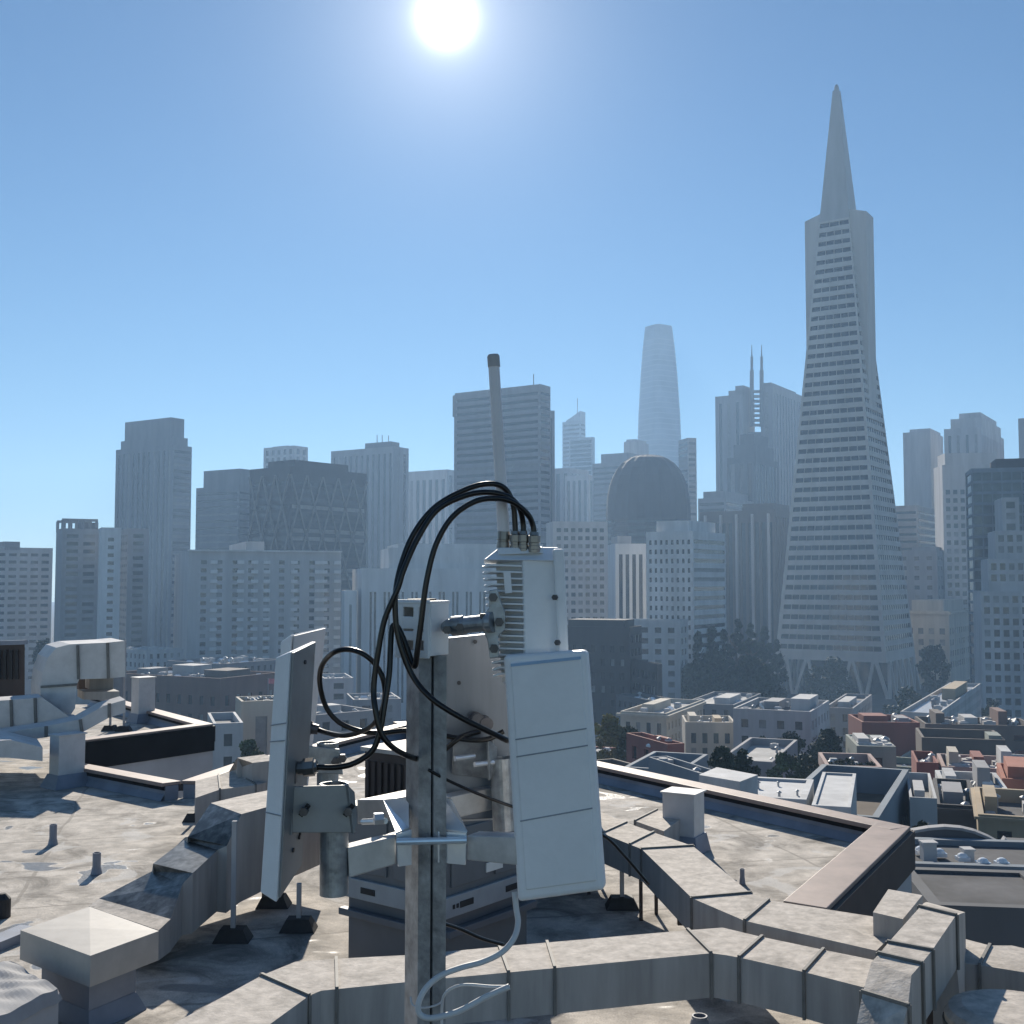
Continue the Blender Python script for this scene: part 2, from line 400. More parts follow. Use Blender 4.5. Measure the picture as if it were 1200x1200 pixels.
bld('office_block', 'far low grey block between the broad central slab and the glass tower', 640, 668, 690, 548, 1000, 'grey', strip(cw=6), strip(cw=6))
bld('office_block', 'far grey block with vertical ribs at the foot of the glass tower', 662, 690, 704, 556, 950, 'pale', strip(cw=5), strip(cw=5))
b = bld('office_block', 'pale stepped office block directly left of the dark rounded tower', 694, 735, 762, 541, 900, 'grey', band(fh=4.2), band(fh=4.2))
tier(b, .0, .78, .05, .95, hz_at(b, 530), 'grey', 'upper_block')
b = bld('office_tower', 'pale round shouldered block peeping out left of the tapering tower', 731, 744, 760, 517, 1000, 'pale', None, None)
tier(b, .1, .9, .1, .9, hz_at(b, 514), 'pale')
# the tapering rounded tower
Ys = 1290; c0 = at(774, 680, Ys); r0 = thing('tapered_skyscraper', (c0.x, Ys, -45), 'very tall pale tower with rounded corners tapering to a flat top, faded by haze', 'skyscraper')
def rsq(c, h, r, z, n=5):
    o = []
    for k, (sx, sy) in enumerate(((1, 1), (-1, 1), (-1, -1), (1, -1))):
        for i in range(n + 1):
            t = R(90 * k + 90 * i / n); o.append(Vector((c.x + sx * (h - r) + r * math.cos(t), c.y + sy * (h - r) + r * math.sin(t), z)))
    return o
prof = [(-45, 26.5), (60, 26), (130, 25), (190, 23), (235, 20.3), (265, 17.8), (at(774, 383, Ys).z, 15)]
mb = MB()
rings = [[(Matrix.Rotation(R(33), 3, 'Z') @ (q - c0) + c0) for q in rsq(c0, h * .82, h * .35, z)] for z, h in prof]
for i in range(len(rings) - 1):
    for k in range(len(rings[0])):
        j = (k + 1) % len(rings[0]); mb.q(rings[i][k], rings[i][j], rings[i + 1][j], rings[i + 1][k])
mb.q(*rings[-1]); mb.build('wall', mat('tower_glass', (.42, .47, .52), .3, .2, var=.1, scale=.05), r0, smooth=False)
mb = MB()
for i in range(44):
    z = 15 + i * 6.0; k = max(j for j in range(len(prof)) if prof[j][0] <= z); k = min(k, len(prof) - 2)
    t = (z - prof[k][0]) / (prof[k + 1][0] - prof[k][0]); h = prof[k][1] * (1 - t) + prof[k + 1][1] * t
    ra = [(Matrix.Rotation(R(33), 3, 'Z') @ (q - c0) + c0) for q in rsq(c0, (h + .35) * .82, h * .35, z)]
    for j in range(len(ra)): l = (j + 1) % len(ra); mb.q(ra[j], ra[l], ra[l] + Vector((0, 0, 1.2)), ra[j] + Vector((0, 0, 1.2)))
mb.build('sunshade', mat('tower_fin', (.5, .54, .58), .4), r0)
bld('office_tower', 'slim banded tower right beside the tapering tower', 795, 806, 816, 513, 880, 'grey', band(fh=4.2, wh=.5), band(fh=4.2, wh=.5))
# dark rounded (faceted) tower
Yd = 700; cd = at(760, 680, Yd); rd = thing('faceted_tower', (cd.x, Yd, -45), 'dark broad faceted tower with a stepped rounded crown', 'tower')
pr = [(-45, 25.3)] + [(at(760, y_, Yd).z, r_ * .519) for y_, r_ in ((604, 48.7), (592, 48.3), (580, 47), (569, 44.6), (559, 41), (550, 36), (543, 30), (537.5, 22), (534, 12))]
mb = MB(); K = 32
def saw(r, z): return [Vector((cd.x + (r + (.45 if k % 2 else -.3)) * math.cos(2 * math.pi * k / K), Yd + (r + (.45 if k % 2 else -.3)) * math.sin(2 * math.pi * k / K), z)) for k in range(K)]
rg = [saw(pr[0][1], pr[0][0])]
for i in range(1, len(pr)): rg.append(saw(pr[i][1], pr[i][0]))
for i in range(len(rg) - 1):
    for k in range(K): j = (k + 1) % K; mb.q(rg[i][k], rg[i][j], rg[i + 1][j], rg[i + 1][k])
mb.q(*rg[-1]); mb.build('wall', W['dark'], rd)
for i in range(26):
    z = -30 + i * 4.0
    mb = MB(); a_ = saw(25.6, z); 
    for k in range(K): j = (k + 1) % K; mb.q(a_[k], a_[j], a_[j] + Vector((0, 0, 1.8)), a_[k] + Vector((0, 0, 1.8)))
    if z < pr[1][0] - 2: mb.build('window_band', M_glass, rd)
# twin-spired tower
Yt = 850
b = bld('twin_spired_tower', 'grey tower split by glazed sky bridges with two needle spires', 838, 870, 884, 462, Yt, 'grey', strip(cw=6, ww=.35), None)
rt = b.root
tier(b, .0, .55, .1, .9, hz_at(b, 456), 'grey', 'tier'); tier(b, .0, .3, .1, .9, hz_at(b, 451), 'grey', 'tier')
b2 = bld('', '', 891, 905, 960, 450, Yt, 'grey', strip(cw=6, ww=.35), strip(cw=6, ww=.35), parent=rt, part='tower_half')
tier(b2, .1, .9, .0, .5, hz_at(b2, 448), 'grey', 'tier')
for k in range(8):
    z = at(887, 459 + k * 5.6, Yt + 8).z; A, Bq = at(880, 459 + k * 5.6, Yt + 8), at(896, 459 + k * 5.6, Yt + 8)
    mb = MB(); mb.bar(A, Bq, 6, 1.4); mb.build('sky_bridge', W['grey'], rt)
mb = MB(); A, Bq = at(878, 520, Yt + 6), at(897, 520, Yt + 6); mb.hexa([(A.x, A.y, -45), (Bq.x, Bq.y, -45), (Bq.x, Bq.y + 25, -45), (A.x, A.y + 25, -45)], [(A.x, A.y, at(880, 505, Yt).z), (Bq.x, Bq.y, at(880, 505, Yt).z), (Bq.x, Bq.y + 25, at(880, 505, Yt).z), (A.x, A.y + 25, at(880, 505, Yt).z)]); mb.build('core', W['midgrey'], rt)
for xx in (881, 892.5):
    mb = MB(); mb.tube([at(xx, 500, Yt + 4), at(xx, 434, Yt + 4), at(xx, 433.5, Yt + 4), at(xx, 418, Yt + 4), at(xx, 417.5, Yt + 4), at(xx, 404, Yt + 4)], [1.5, 1.5, 1.0, 1.0, .55, .2], 8); mb.build('spire', W['midgrey'], rt)
b = bld('office_block', 'dark rounded grey block in front of the twin spired tower', 852, 885, 912, 535, 780, 'deepgrey', strip(cw=5), strip(cw=5))
tier(b, .08, .85, .1, .9, hz_at(b, 519), 'deepgrey', 'tier'); tier(b, .2, .7, .2, .8, hz_at(b, 506), 'deepgrey', 'tier')
b = bld('office_block', 'low hazy grey block between the slim banded tower and the brown ribbed block', 818, 850, 905, 583, 740, 'grey', band(), band())
tier(b, .2, 1, .1, .9, hz_at(b, 574), 'grey')
b = bld('office_block', 'dark brown block with tall narrow piers, just left of the pyramid tower', 820, 908, 940, 597, 600, 'brown', strip(cw=3.4, ww=.6, top=5), strip(cw=3.4, ww=.6), rec=.8)
tier(b, .1, .5, .2, .8, hz_at(b, 588), 'brown')
mb = MB()
for u in (.08, .29, .5, .71, .92): mb.box(b.C + b.dL * (b.lL * u) - b.dR * .5 + Vector((0, 0, (b.z1 - b.z0) / 2 - 1)), (1.3, 1.0, b.z1 - b.z0 - 2), b.dL, b.dR)
mb.build('pier', W['pale'], b.root)
# right of the pyramid
b = bld('office_tower', 'pale plain tower showing right behind the pyramid tower', 1058, 1090, 1105, 505, 820, 'pale', None, None)
tier(b, .05, .8, .1, .9, hz_at(b, 501), 'pale')
b = bld('skyscraper', 'pale tower with a rounded stepped top, beyond the white gridded tower at right', 1106, 1150, 1176, 500, 760, 'pale', strip(cw=5, ww=.3), strip(cw=5, ww=.3))
tier(b, .02, .85, .05, .9, hz_at(b, 488), 'pale', 'tier'); tier(b, .08, .65, .1, .8, hz_at(b, 481), 'pale', 'tier')
bld('office_tower', 'sliver of a tower cut off by the right edge, above the dark glass block', 1193, 1200, 1240, 490, 700, 'grey', None, None)
b = bld('office_tower', 'white gridded tower with a plain attic, behind the dark glass block', 1094, 1104, 1185, 545, 600, 'pale', None, grid(cw=3.4, ww=.6, fh=4.4, wh=.55, top=12), a=62)
tier(b, .05, .9, .05, .8, hz_at(b, 531), 'pale')
b = bld('office_block', 'buff banded block filling the gap right of the pyramid tower', 1040, 1075, 1130, 592, 660, 'quartz', band(fh=4.2, wh=.35), band(fh=4.2, wh=.35))
b = bld('office_block', 'grey blue block with few small windows behind the beige arcaded building', 1050, 1098, 1135, 645, 590, 'grey', grid(cw=6, ww=.4, wh=.4, fh=5), grid(cw=6, ww=.4, wh=.4, fh=5))
tier(b, .1, .7, .1, .8, 3, 'grey')
b = bld('arcaded_building', 'beige stone building with rows of small square windows beside the foot of the pyramid tower', 1058, 1112, 1145, 716, 540, 'cream', grid(cw=4.6, fh=5.2, ww=.5, wh=.55, top=7, bot=6), grid(cw=4.6, fh=5.2, ww=.5, wh=.55, top=7), trim=1.2, roof=M_roofl)
tier(b, .25, .95, .2, .9, hz_at(b, 704), 'cream')
# dark glass block and its white stepped neighbour at the right edge
gb = bld('glass_office_block', 'dark green glass office block with thin floor lines at the right edge', 1131, 1138, 1330, 549, 400, 'bluegrey', band(fh=3.8, wh=.74, glass=M_curt, bot=2, top=1), dict(cw=3.1, side=.3, fh=3.8, ww=.88, wh=.74, bot=2, top=1, glass=M_curt), a=66)
tier(gb, .1, .9, .16, .7, hz_at(gb, 538), 'charcoal')
ws = bld('stepped_office_block', 'white office block with square dark windows and a staircase outline climbing to the right', 1140, 1149, 1300, 693, 372, 'pale', None, grid(cw=2.65, ww=.62, fh=3.62, wh=.6, top=.7, side=.4), a=66)
for (xa, yt, Yd_) in ((1157.5, 655, 374.5), (1166, 622, 377), (1174, 583, 379.5)):
    bld('', '', xa - 1, xa, 1300 if xa < 1170 else 1194, yt, Yd_, 'pale', None, grid(cw=2.65, ww=.62, fh=3.62, wh=.6, top=.7, side=.4, bot=(.2)), a=ws.a, depth=ws.lL * .9, parent=ws.root, part='tower_step', base=at(xa, 693 if xa < 1160 else (655 if xa < 1170 else 622), Yd_).z - 1)

# ---------------------------------------------------------------- middle distance, left
b = bld('apartment_tower', 'grey apartment tower with faint balcony rows at the far left edge', -60, -20, 62, 641, 470, 'pale', grid(cw=4), grid(cw=4.2, ww=.7, fh=3, wh=.4, top=1.5), a=60)
tier(b, .0, .8, .3, .52, hz_at(b, 634), 'grey')
b = bld('apartment_tower', 'apartment tower crowned by an open concrete frame, second from the left edge', 66, 73, 117, 619, 440, 'grey', None, grid(cw=4.2, ww=.7, fh=2.9, wh=.5), a=62)
fr = MB()
for v in (0.02, .2, .38, .56, .74, .92): fr.bar(rp(b, .05, v), rp(b, .05, v, 4.2), .9); fr.bar(rp(b, .9, v), rp(b, .9, v, 4.2), .9)
for u in (.05, .9): fr.bar(rp(b, u, 0, 4.2), rp(b, u, .95, 4.2), 1.0)
fr.build('roof_frame', W['grey'], b.root)
tier(b, .2, .8, .55, 1.0, hz_at(b, 611), 'midgrey')
bld('apartment_tower', 'white windowed apartment tower wall between two grey neighbours at the left', 116, 119, 142, 618, 425, 'white', None, grid(cw=5.2, ww=.4, fh=2.9, wh=.45, top=3), a=66)
bld('apartment_tower', 'grey apartment tower with stacked balconies left of the white slab, under the stepped tower', 141, 150, 175, 619, 450, 'grey', grid(cw=4, ww=.6, fh=2.9, wh=.4), grid(cw=4, ww=.6, fh=2.9, wh=.5), a=45)
sb = bld('apartment_slab', 'long pale apartment slab with columns of balconies, right of the stepped tower', 205, 221, 400, 645, 400, 'pale', None, grid(cw=5.1, ww=.35, fh=2.85, wh=.5, top=2.6, side=2.5), a=74, roof=M_roofl)
tier(sb, .1, .9, .38, .5, hz_at(sb, 633), 'pale'); 
mb = MB(); A = rp(sb, -.01, -.005, .9); Bq = rp(sb, -.01, 1.0, .9); mb.bar(A, Bq, 1.6, .5); mb.build('roof_slab', W['white'], sb.root)
nb = 0
bp = None
for ci, v in enumerate((.16, .33, .42, .5, .68, .72, .84, .88, .97)):
    if ci in (5,): continue
    for r in range(12):
        z = sb.z1 - 4.5 - r * 3.35
        c = sb.C + sb.dR * (sb.lR * v) - sb.dL * .65 + Vector((0, 0, z - sb.z0))
        if bp is None:
            mb = MB(); mb.box(c, (2.4, 1.3, .2), sb.dR, sb.dL); mb.box(c - sb.dL * .58 + Vector((0, 0, .6)), (2.4, .1, 1.0), sb.dR, sb.dL)
            bp = mb.build('balcony', W['white'], None, origin=c); bp.parent = sb.root; bp.location = c - wloc(sb.root)
        else:
            o = bp.copy(); COL.objects.link(o); o.location = c - wloc(sb.root)
# white public building with tall window strips
cb = bld('civic_building', 'white stone civic building with tall paired window strips, behind the mast', 413, 424, 640, 666, 390, 'white', None, dict(rows=1, cols=13, ww=.46, wh=.95, top=7, bot=7, side=1.5, mull=1.6), a=78, roof=M_roofl, rec=.6)
for o in [o for o in cb.root.children if o.name.split('.')[0] == 'window']:
    c = wloc(o); d_ = o.dimensions; mb = MB(); mb.box(c + cb.dL * -.12, (.75, .3, max(p[2] for p in o.bound_box) - min(p[2] for p in o.bound_box)), cb.dR, cb.dL); mb.build('mullion', W['white'], cb.root)
tier(cb, .1, .95, .2, 1.0, hz_at(cb, 636), 'white', 'upper_block')
up = bld('', '', 452, 456, 640, 642, 396, 'white', None, dict(rows=1, cols=13, ww=.35, wh=.35, top=1, bot=1, side=2), a=cb.a, depth=cb.lL * .7, parent=cb.root, part='attic', base=cb.z1 - 1)
bld('civic_annexe', 'lower white wing stepping down at the left end of the civic building', 400, 404, 418, 692, 386, 'white', None, strip(cw=3, ww=.35, top=4), a=78)
# middle distance, right of the mast
bld('office_block', 'pale gridded office block right of the finned radio, with many small windows', 640, 648, 712, 611, 500, 'pale', None, grid(cw=3.0, ww=.6, fh=3.5, wh=.5, top=2, side=1), a=74)
b = bld('office_block', 'narrow pale block with tall dark vertical window strips, left of the white corner block', 712, 721, 757, 637, 440, 'white', None, strip(cw=2.2, ww=.55, top=3, bot=6), a=74)
tier(b, .1, .9, .1, .55, hz_at(b, 628), 'pale')
b = bld('corner_office_block', 'white corner office block with square windows on one side and long ribbons on the other', 757, 812, 850, 622, 400, 'white', dict(cols=8, fh=3.3, ww=.45, wh=.5, top=2.2, bot=4, side=.6), band(fh=3.3, wh=.42, side=.2, top=2), roof=M_roofl)
tier(b, .15, .85, .1, .9, hz_at(b, 609), 'white')
b = bld('office_block', 'pale low block with square windows below the white corner block', 715, 797, 806, 727, 365, 'pale', grid(cw=3.6, ww=.5, fh=3.4, wh=.5, top=1.5), grid(cw=3.6), a=20, roof=M_roofl)
b = bld('warehouse', 'dark brown brick block with small regular windows, right of the white panel', 664, 738, 752, 735, 300, 'dark', grid(cw=2.6, ww=.4, fh=3.5, wh=.5, top=4), grid(cw=2.6), a=22, roof=M_roofd)
tier(b, .1, 1.0, .1, .9, hz_at(b, 727), 'dark')
bld('brick_block', 'small dark brick block stepping down beside the dark brown block', 738, 770, 776, 778, 285, 'dark', grid(cw=3), grid(cw=3), a=22, roof=M_roofd)
# ---------------------------------------------------------------- the pyramid tower
A33 = R(33); pdL, pdR = Vector((-math.cos(A33), math.sin(A33), 0)), Vector((math.sin(A33), math.cos(A33), 0))
PC = Vector((148.2, 513.7, 0)); ZA = at(981, 97, 513.7).z; ZG = -45.0
pyr = thing('pyramid_skyscraper', (PC.x, PC.y, ZG), 'tall slender white pyramid skyscraper with flat side wings and a pointed spire', 'skyscraper')
M_q = mat('quartz_panel', (.56, .525, .48), .8, var=.1, scale=.15, streak=True, stain=.2)
HALF = lambda z: 24.4 * (ZA + 12 - z) / (ZA + 12 + 35)
def pp(su, sv, z, off=0):               # su along -dL (west +), sv along -dR (north +): corner coordinates in halves
    h = HALF(z); return PC + (-pdL) * (su * h) + (-pdR) * (sv * h) + Vector((0, 0, z)) 
body = MB(); ZB, ZT = -27.0, at(981, 262, 513.7).z
rows = 45; fh = (ZT - ZB) / rows
faces4 = [((-1, 1), (1, 1)), ((1, 1), (1, -1)), ((1, -1), (-1, -1)), ((-1, -1), (-1, 1))]   # north, west, south, east
nrm4 = [-pdR, -pdL, pdR, pdL]
bands = []
for fi, (c0_, c1_) in enumerate(faces4):
    n = nrm4[fi]
    def fp(t, z, r=0):
        a = pp(c0_[0], c0_[1], z); b_ = pp(c1_[0], c1_[1], z); return a + (b_ - a) * t - n * r
    for r in range(rows):
        z0 = ZB + r * fh; z1 = z0 + fh; za, zb = z0 + fh * .30, z0 + fh * .78
        m0 = .035
        body.q(fp(0, z0), fp(1, z0), fp(1, za), fp(0, za)); body.q(fp(0, zb), fp(1, zb), fp(1, z1), fp(0, z1))
        if fi in (0, 1):
            body.q(fp(0, za), fp(m0, za), fp(m0, zb), fp(0, zb)); body.q(fp(1 - m0, za), fp(1, za), fp(1, zb), fp(1 - m0, zb))
            body.q(fp(m0, za), fp(1 - m0, za), fp(1 - m0, za, .7), fp(m0, za, .7)); body.q(fp(m0, zb, .7), fp(1 - m0, zb, .7), fp(1 - m0, zb), fp(m0, zb))
            wd = (fp(1, za) - fp(0, za)).length; k = max(3, int(wd / 3.6))
            for i in range(1, k):
                t = m0 + (1 - 2 * m0) * i / k; body.bar(fp(t, za, .3), fp(t, zb, .3), .26, .3, n)
            mb = MB(); mb.hexa([fp(m0, za, .6), fp(1 - m0, za, .6), fp(1 - m0, za, .75), fp(m0, za, .75)], [fp(m0, zb, .6), fp(1 - m0, zb, .6), fp(1 - m0, zb, .75), fp(m0, zb, .75)])
            bands.append(mb)
        else: body.q(fp(0, za), fp(1, za), fp(1, zb), fp(0, zb))
body.build('wall', M_q, pyr)
for mb in bands: mb.build('window_band', M_glass, pyr)
# spire
ZS = ZT; mb = MB()
for i in range(20):
    z0 = ZS + (ZA - 4 - ZS) * i / 20; z1 = ZS + (ZA - 4 - ZS) * (i + 1) / 20
    for c0_, c1_ in faces4:
        mb.q(pp(*c0_, z0), pp(*c1_, z0), pp(*c1_, z1), pp(*c0_, z1))
t0 = HALF(ZA - 4)
mb.build('spire', mat('spire_panel', (.42, .41, .395), .6, var=.1, scale=.2, streak=True), pyr)
mb = MB(); zt_ = ZA - 4; mb.tube([PC + Vector((0, 0, z)) for z in (zt_ - 6, zt_ - 1, zt_ + 1.2, zt_ + 2.6, zt_ + 3.2)], [1.35, 1.2, 1.1, .8, .25], 12); mb.build('beacon_cap', W['grey'], pyr, smooth=True)
# side wings
ZW0, ZW1 = at(1020, 445, 507).z, at(1020, 252, 507).z
for sgn, zl in ((1, ZW0 - 22), (-1, ZW0 - 10)):
    d = -pdL * sgn; ow = 14.0; hw = HALF(ZW1) - .4; mb = MB()
    z1 = ZW1; inner = 2.0
    P_ = lambda o, s, z: PC + d * o + pdR * s + Vector((0, 0, z))
    lo = zl
    bq = [P_(inner, -hw, lo), P_(ow - .2, -hw, lo), P_(ow - .2, hw, lo), P_(inner, hw, lo)]
    tq = [P_(inner, -hw, z1 + 3.5), P_(ow, -hw + .8, z1), P_(ow, hw - .8, z1), P_(inner, hw, z1 + 3.5)]
    if sgn < 0: bq, tq = bq[::-1], tq[::-1]
    mb.hexa(bq, tq); mb.build('side_wing', M_q, pyr)
# splayed legs
zl, zt2 = ZG, ZB + .2
n_pairs = 5
belt = MB()
for c0_, c1_ in faces4:
    p = [pp(*c0_, ZB - 3.2), pp(*c1_, ZB - 3.2), pp(*c1_, ZB + .05), pp(*c0_, ZB + .05)]; belt.q(*p)
belt.build('belt_course', M_q, pyr)
for fi, (c0_, c1_) in enumerate(faces4):
    n = nrm4[fi]
    def fq(t, z): a = pp(c0_[0], c0_[1], z); b_ = pp(c1_[0], c1_[1], z); return a + (b_ - a) * t
    ks = n_pairs if fi in (0, 2) else 5
    for i in range(ks):
        mb = MB(); tc_ = (i + .5) / ks; half = .5 / ks
        for s_ in (-1, 1):
            mb.bar(fq(tc_ + s_ * half * .12, ZB - 3), fq(tc_ + s_ * half * .9, zl - .3), 1.35, 1.2, n)
        mb.build('splayed_leg', M_q, pyr)
mb = MB(); h = HALF(ZB) - 9
mb.box((PC.x, PC.y, (ZG + ZB) / 2), (2 * h, 2 * h, ZB - ZG), -pdL, -pdR); mb.build('lobby_core', M_glass, pyr)
# ---------------------------------------------------------------- low buildings below us
lw = lambda **k: dict(dict(cw=2.3, fh=2.7, ww=.4, wh=.55, top=.7, bot=1.2, side=.5), **k)
LOW = {}
def low(key, *a, **k):
    LOW[key] = bld(*a, **k); return LOW[key]
low('classical', 'arcaded_building', 'cream low building with a pale roof and tall narrow windows, right of the yellowish tree', 727, 781, 824, 836, 230, 'cream', lw(cw=2.1, ww=.42, wh=.66, top=1.4, fh=3.6), lw(cw=2.3, top=1.4), a=24, roof=M_roofl, trim=.7)
low('row', 'row_building', 'cream row building with many narrow windows, between the cream arcaded building and the white block', 799, 803, 862, 846, 215, 'cream', None, lw(cw=1.7, ww=.45, wh=.7, top=1.6), a=66, roof=M_roofl)
low('whiteblock', 'white_block', 'white low block with two rows of small dark windows and a cluttered roof', 859, 950, 972, 834, 200, 'plaster', lw(cw=2.6, ww=.4, wh=.5, fh=2.9, top=1.1), lw(cw=2.8, ww=.36, fh=2.9, top=1.1), a=24, roof=M_roofd, par=1.2)
low('backrow', 'flat_roof_building', 'dark low building with a bright roof strip in front of the dark brown block', 722, 770, 800, 822, 262, 'deepgrey', lw(), lw(), a=22, roof=M_roofl)
low('parkroofs', 'flat_roof_building', 'grey low building with a pale roof at the foot of the dark grove', 800, 860, 892, 826, 270, 'midgrey', lw(), lw(), a=24, roof=M_roofl)
low('behindwhite', 'flat_roof_building', 'small grey building peeping out behind the white block beside the tower foot', 966, 1000, 1022, 830, 235, 'grey', lw(), lw(), a=24, roof=M_roofm)
low('bluesaw', 'flat_roof_building', 'low pale building with a bluish metal roof below the pyramid tower at right', 1055, 1100, 1150, 836, 240, 'pale', lw(), lw(), a=28, roof=M_alu)
low('darklong', 'flat_roof_building', 'long dark brown building with a cluttered roof, right of the red walled building', 1072, 1084, 1215, 848, 190, 'brown', None, lw(cw=3.4, ww=.5, wh=.35), a=80, roof=M_roofd)
low('red', 'red_building', 'red painted building with blank walls, below the foot of the pyramid tower', 994, 1010, 1078, 846, 175, 'redbrick', None, None, a=76, roof=M_roofd)
low('courtyard', 'flat_roof_building', 'low building with a walled tan roof, right of the red walled building', 1073, 1080, 1178, 864, 150, 'brown', None, None, a=80, roof=mat('tan_roof', (.42, .34, .25), .9, stain=.3, scale=.4), par=2.2)
low('greenish', 'rooftop_plant_room', 'grey green block crowded with rooftop units in front of the red walled building', 991, 1004, 1050, 874, 135, 'greygreen', None, lw(cw=2.4), a=76, roof=M_roofm)
low('smallred', 'brick_building', 'small dark red brick building with a pale rooftop shed, right of the grey green block', 1068, 1074, 1100, 893, 118, 'redbrick', None, lw(cw=3), a=74, roof=M_roofl)
low('pink', 'pinkish_building', 'dusty pink building with a planted roof terrace, in front of the grey green block', 959, 968, 1034, 897, 108, 'pinkish', None, None, a=78, roof=M_roofm)
low('midright', 'flat_roof_building', 'low pinkish grey building beside the small dark red brick building', 1098, 1104, 1200, 898, 118, 'pinkish', None, lw(cw=1.8), a=80, roof=M_roofm)
low('terra', 'terracotta_building', 'terracotta coloured stepped building at the right edge', 1168, 1174, 1240, 912, 100, mat('terracotta_wall', (.36, .13, .08), .85, stain=.3, scale=.3), None, lw(cw=2.6), a=78, roof=mat('terracotta_roof', (.4, .16, .1), .9, scale=2, stain=.2))
tier(LOW['terra'], .1, .8, .12, .9, 1.8, mat('terracotta_tier', (.38, .14, .09), .85, scale=.4), 'tier')
low('whiteclutter', 'flat_roof_building', 'pale low building with jumbled roof boxes left of the terracotta building', 1096, 1104, 1182, 922, 90, 'plaster', None, lw(), a=80, roof=M_roofl)
low('blackwall', 'dark_building', 'building with a black glossy side wall and pale coping, left of the tan building', 1094, 1097, 1146, 942, 78, 'charcoal', None, None, a=84, roof=M_roofm, trim=.4)
tan_ = low('tan', 'tan_building', 'tan building with a dark cornice and small framed windows at the right edge', 1142, 1146, 1250, 954, 72, 'tan', None, lw(cw=1.7, ww=.42, wh=.6, fh=1.9, top=.55), a=82, roof=M_roofd, trim=.22)
# grey building with a walled brown roof
gw = low('greywalled', 'flat_roof_building', 'grey building with a sunken brown roof inside tall parapets, beyond the right roof corner', 905, 1030, 1066, 958, 58, 'bluegrey', None, lw(cw=1.9, ww=.4, wh=.5, top=1.6), a=24, roof=mat('brown_roof', (.13, .105, .08), .95, scale=.6, stain=.4), par=1.6)
low('gable', 'white_walled_building', 'white walled narrow building with two small windows, right of the sunken brown roof', 1062, 1066, 1098, 934, 66, 'plaster', None, lw(cw=2.2, ww=.35, wh=.5, fh=2.6), a=60, roof=M_roofm)
# white stepped roof just beyond our parapet
M_wroof = mat('white_roof', (.52, .53, .54), .8, var=.12, scale=1.2, stain=.3)
nw = low('whitepent', 'white_roof_building', 'bright white flat roofed building with a raised slab, just beyond the right parapet', 862, 945, 954, 937, 52, M_wroof, None, None, a=18, roof=M_wroof, par=.12)
mb = MB(); q = [atz(px, py, -3.6) for px, py in ((819, 908), (840, 899), (888, 908), (867, 916))]
mb.hexa([Vector((p.x, p.y, -6.5)) for p in (q[0], q[3], q[2], q[1])], [q[0], q[3], q[2], q[1]]); mb.build('raised_slab', M_wroof, nw.root)
low('whitelow', 'white_shed', 'small white flat roofed shed at the right end of the white roofed building', 951, 997, 1004, 946, 50, M_wroof, None, None, a=18, roof=M_wroof, par=.1)
low('skylit', 'skylit_building', 'dark red low building whose roof carries a row of bright skylights', 734, 782, 802, 872, 130, 'redbrick', lw(), None, a=22, roof=M_roofm)
low('walled', 'flat_roof_building', 'blue grey walled roof between the skylit dark red building and the right parapet', 731, 800, 830, 903, 95, 'bluegrey', None, None, a=22, roof=M_roofd, par=1.8)
low('sheds', 'flat_roof_building', 'grey roof with a pale shed in front of the dark round trees', 760, 826, 850, 908, 75, 'bluegrey', None, None, a=20, roof=M_roofm, par=.8)
low('whiteyard', 'white_roof_building', 'low building with a white roof behind the dark round trees', 842, 905, 935, 893, 120, 'grey', None, None, a=22, roof=M_roofl)
low('brownyard', 'flat_roof_building', 'brown low building at the left of the walled roof, under the yellowish tree', 690, 740, 770, 905, 110, 'brown', lw(), None, a=22, roof=M_roofm)
# arched wall building, near right
ab = low('arch', 'arched_parapet_building', 'grey building whose far parapet rises in a long low arch, below the tan building', 1002, 1016, 1330, 1010, 40, 'bluegrey', None, None, a=98, roof=M_roofd, par=.2, depth=4.2)
mb = MB(); pts = [(1066, 990), (1070, 976), (1090, 972.5), (1109, 971), (1128, 972.5), (1143, 976), (1160, 983), (1176, 992), (1181, 984), (1230, 986)]
top = [at(x, y, 44.4 - (x - 1066) * .008) for x, y in pts]
for i in range(len(top) - 1):
    p, q = top[i], top[i + 1]; zb = -12
    mb.hexa([(p.x, p.y, zb), (q.x, q.y, zb), (q.x, q.y + .4, zb), (p.x, p.y + .4, zb)], [p, q, q + Vector((0, .4, 0)), p + Vector((0, .4, 0))])
mb.build('arched_parapet', W['deepgrey'], ab.root)
for i in range(len(top) - 2):
    mb = MB(); mb.bar(top[i] + Vector((0, .2, .03)), top[i + 1] + Vector((0, .2, .03)), .5, .1); mb.build('coping', W['grey'], ab.root)
M_dome = mat('skylight_dome', (.8, .82, .84), .15, var=.03)
dp = None
for i, (x, y) in enumerate(((1101, 1001), (1128, 1006), (1152, 1012), (1174, 1012), (1079, 998))):
    c = atz(x, y, ab.zr + .15); mb = MB()
    k_ = .45; mb.box(c, (.9 * k_, .9 * k_, .3 * k_)); n0 = len(mb.v)
    for k in range(5):
        t = R(18 * k); r_ = .42 * k_ * math.cos(t); zz = k_ * (.15 + .3 * math.sin(t)); mb.v += [c + Vector((r_ * math.cos(2 * math.pi * j / 12), r_ * math.sin(2 * math.pi * j / 12), zz)) for j in range(12)]
    for k in range(4):
        for j in range(12): a_, b_ = n0 + k * 12 + j, n0 + k * 12 + (j + 1) % 12; mb.f.append((a_, b_, b_ + 12, a_ + 12))
    mb.f.append(tuple(n0 + 48 + j for j in range(12)))
    tag(mb.build('skylight', M_dome), 'white domed skylight on the dark roof in front of the arched grey wall', 'skylight', 'domed skylights in front of the arched wall')
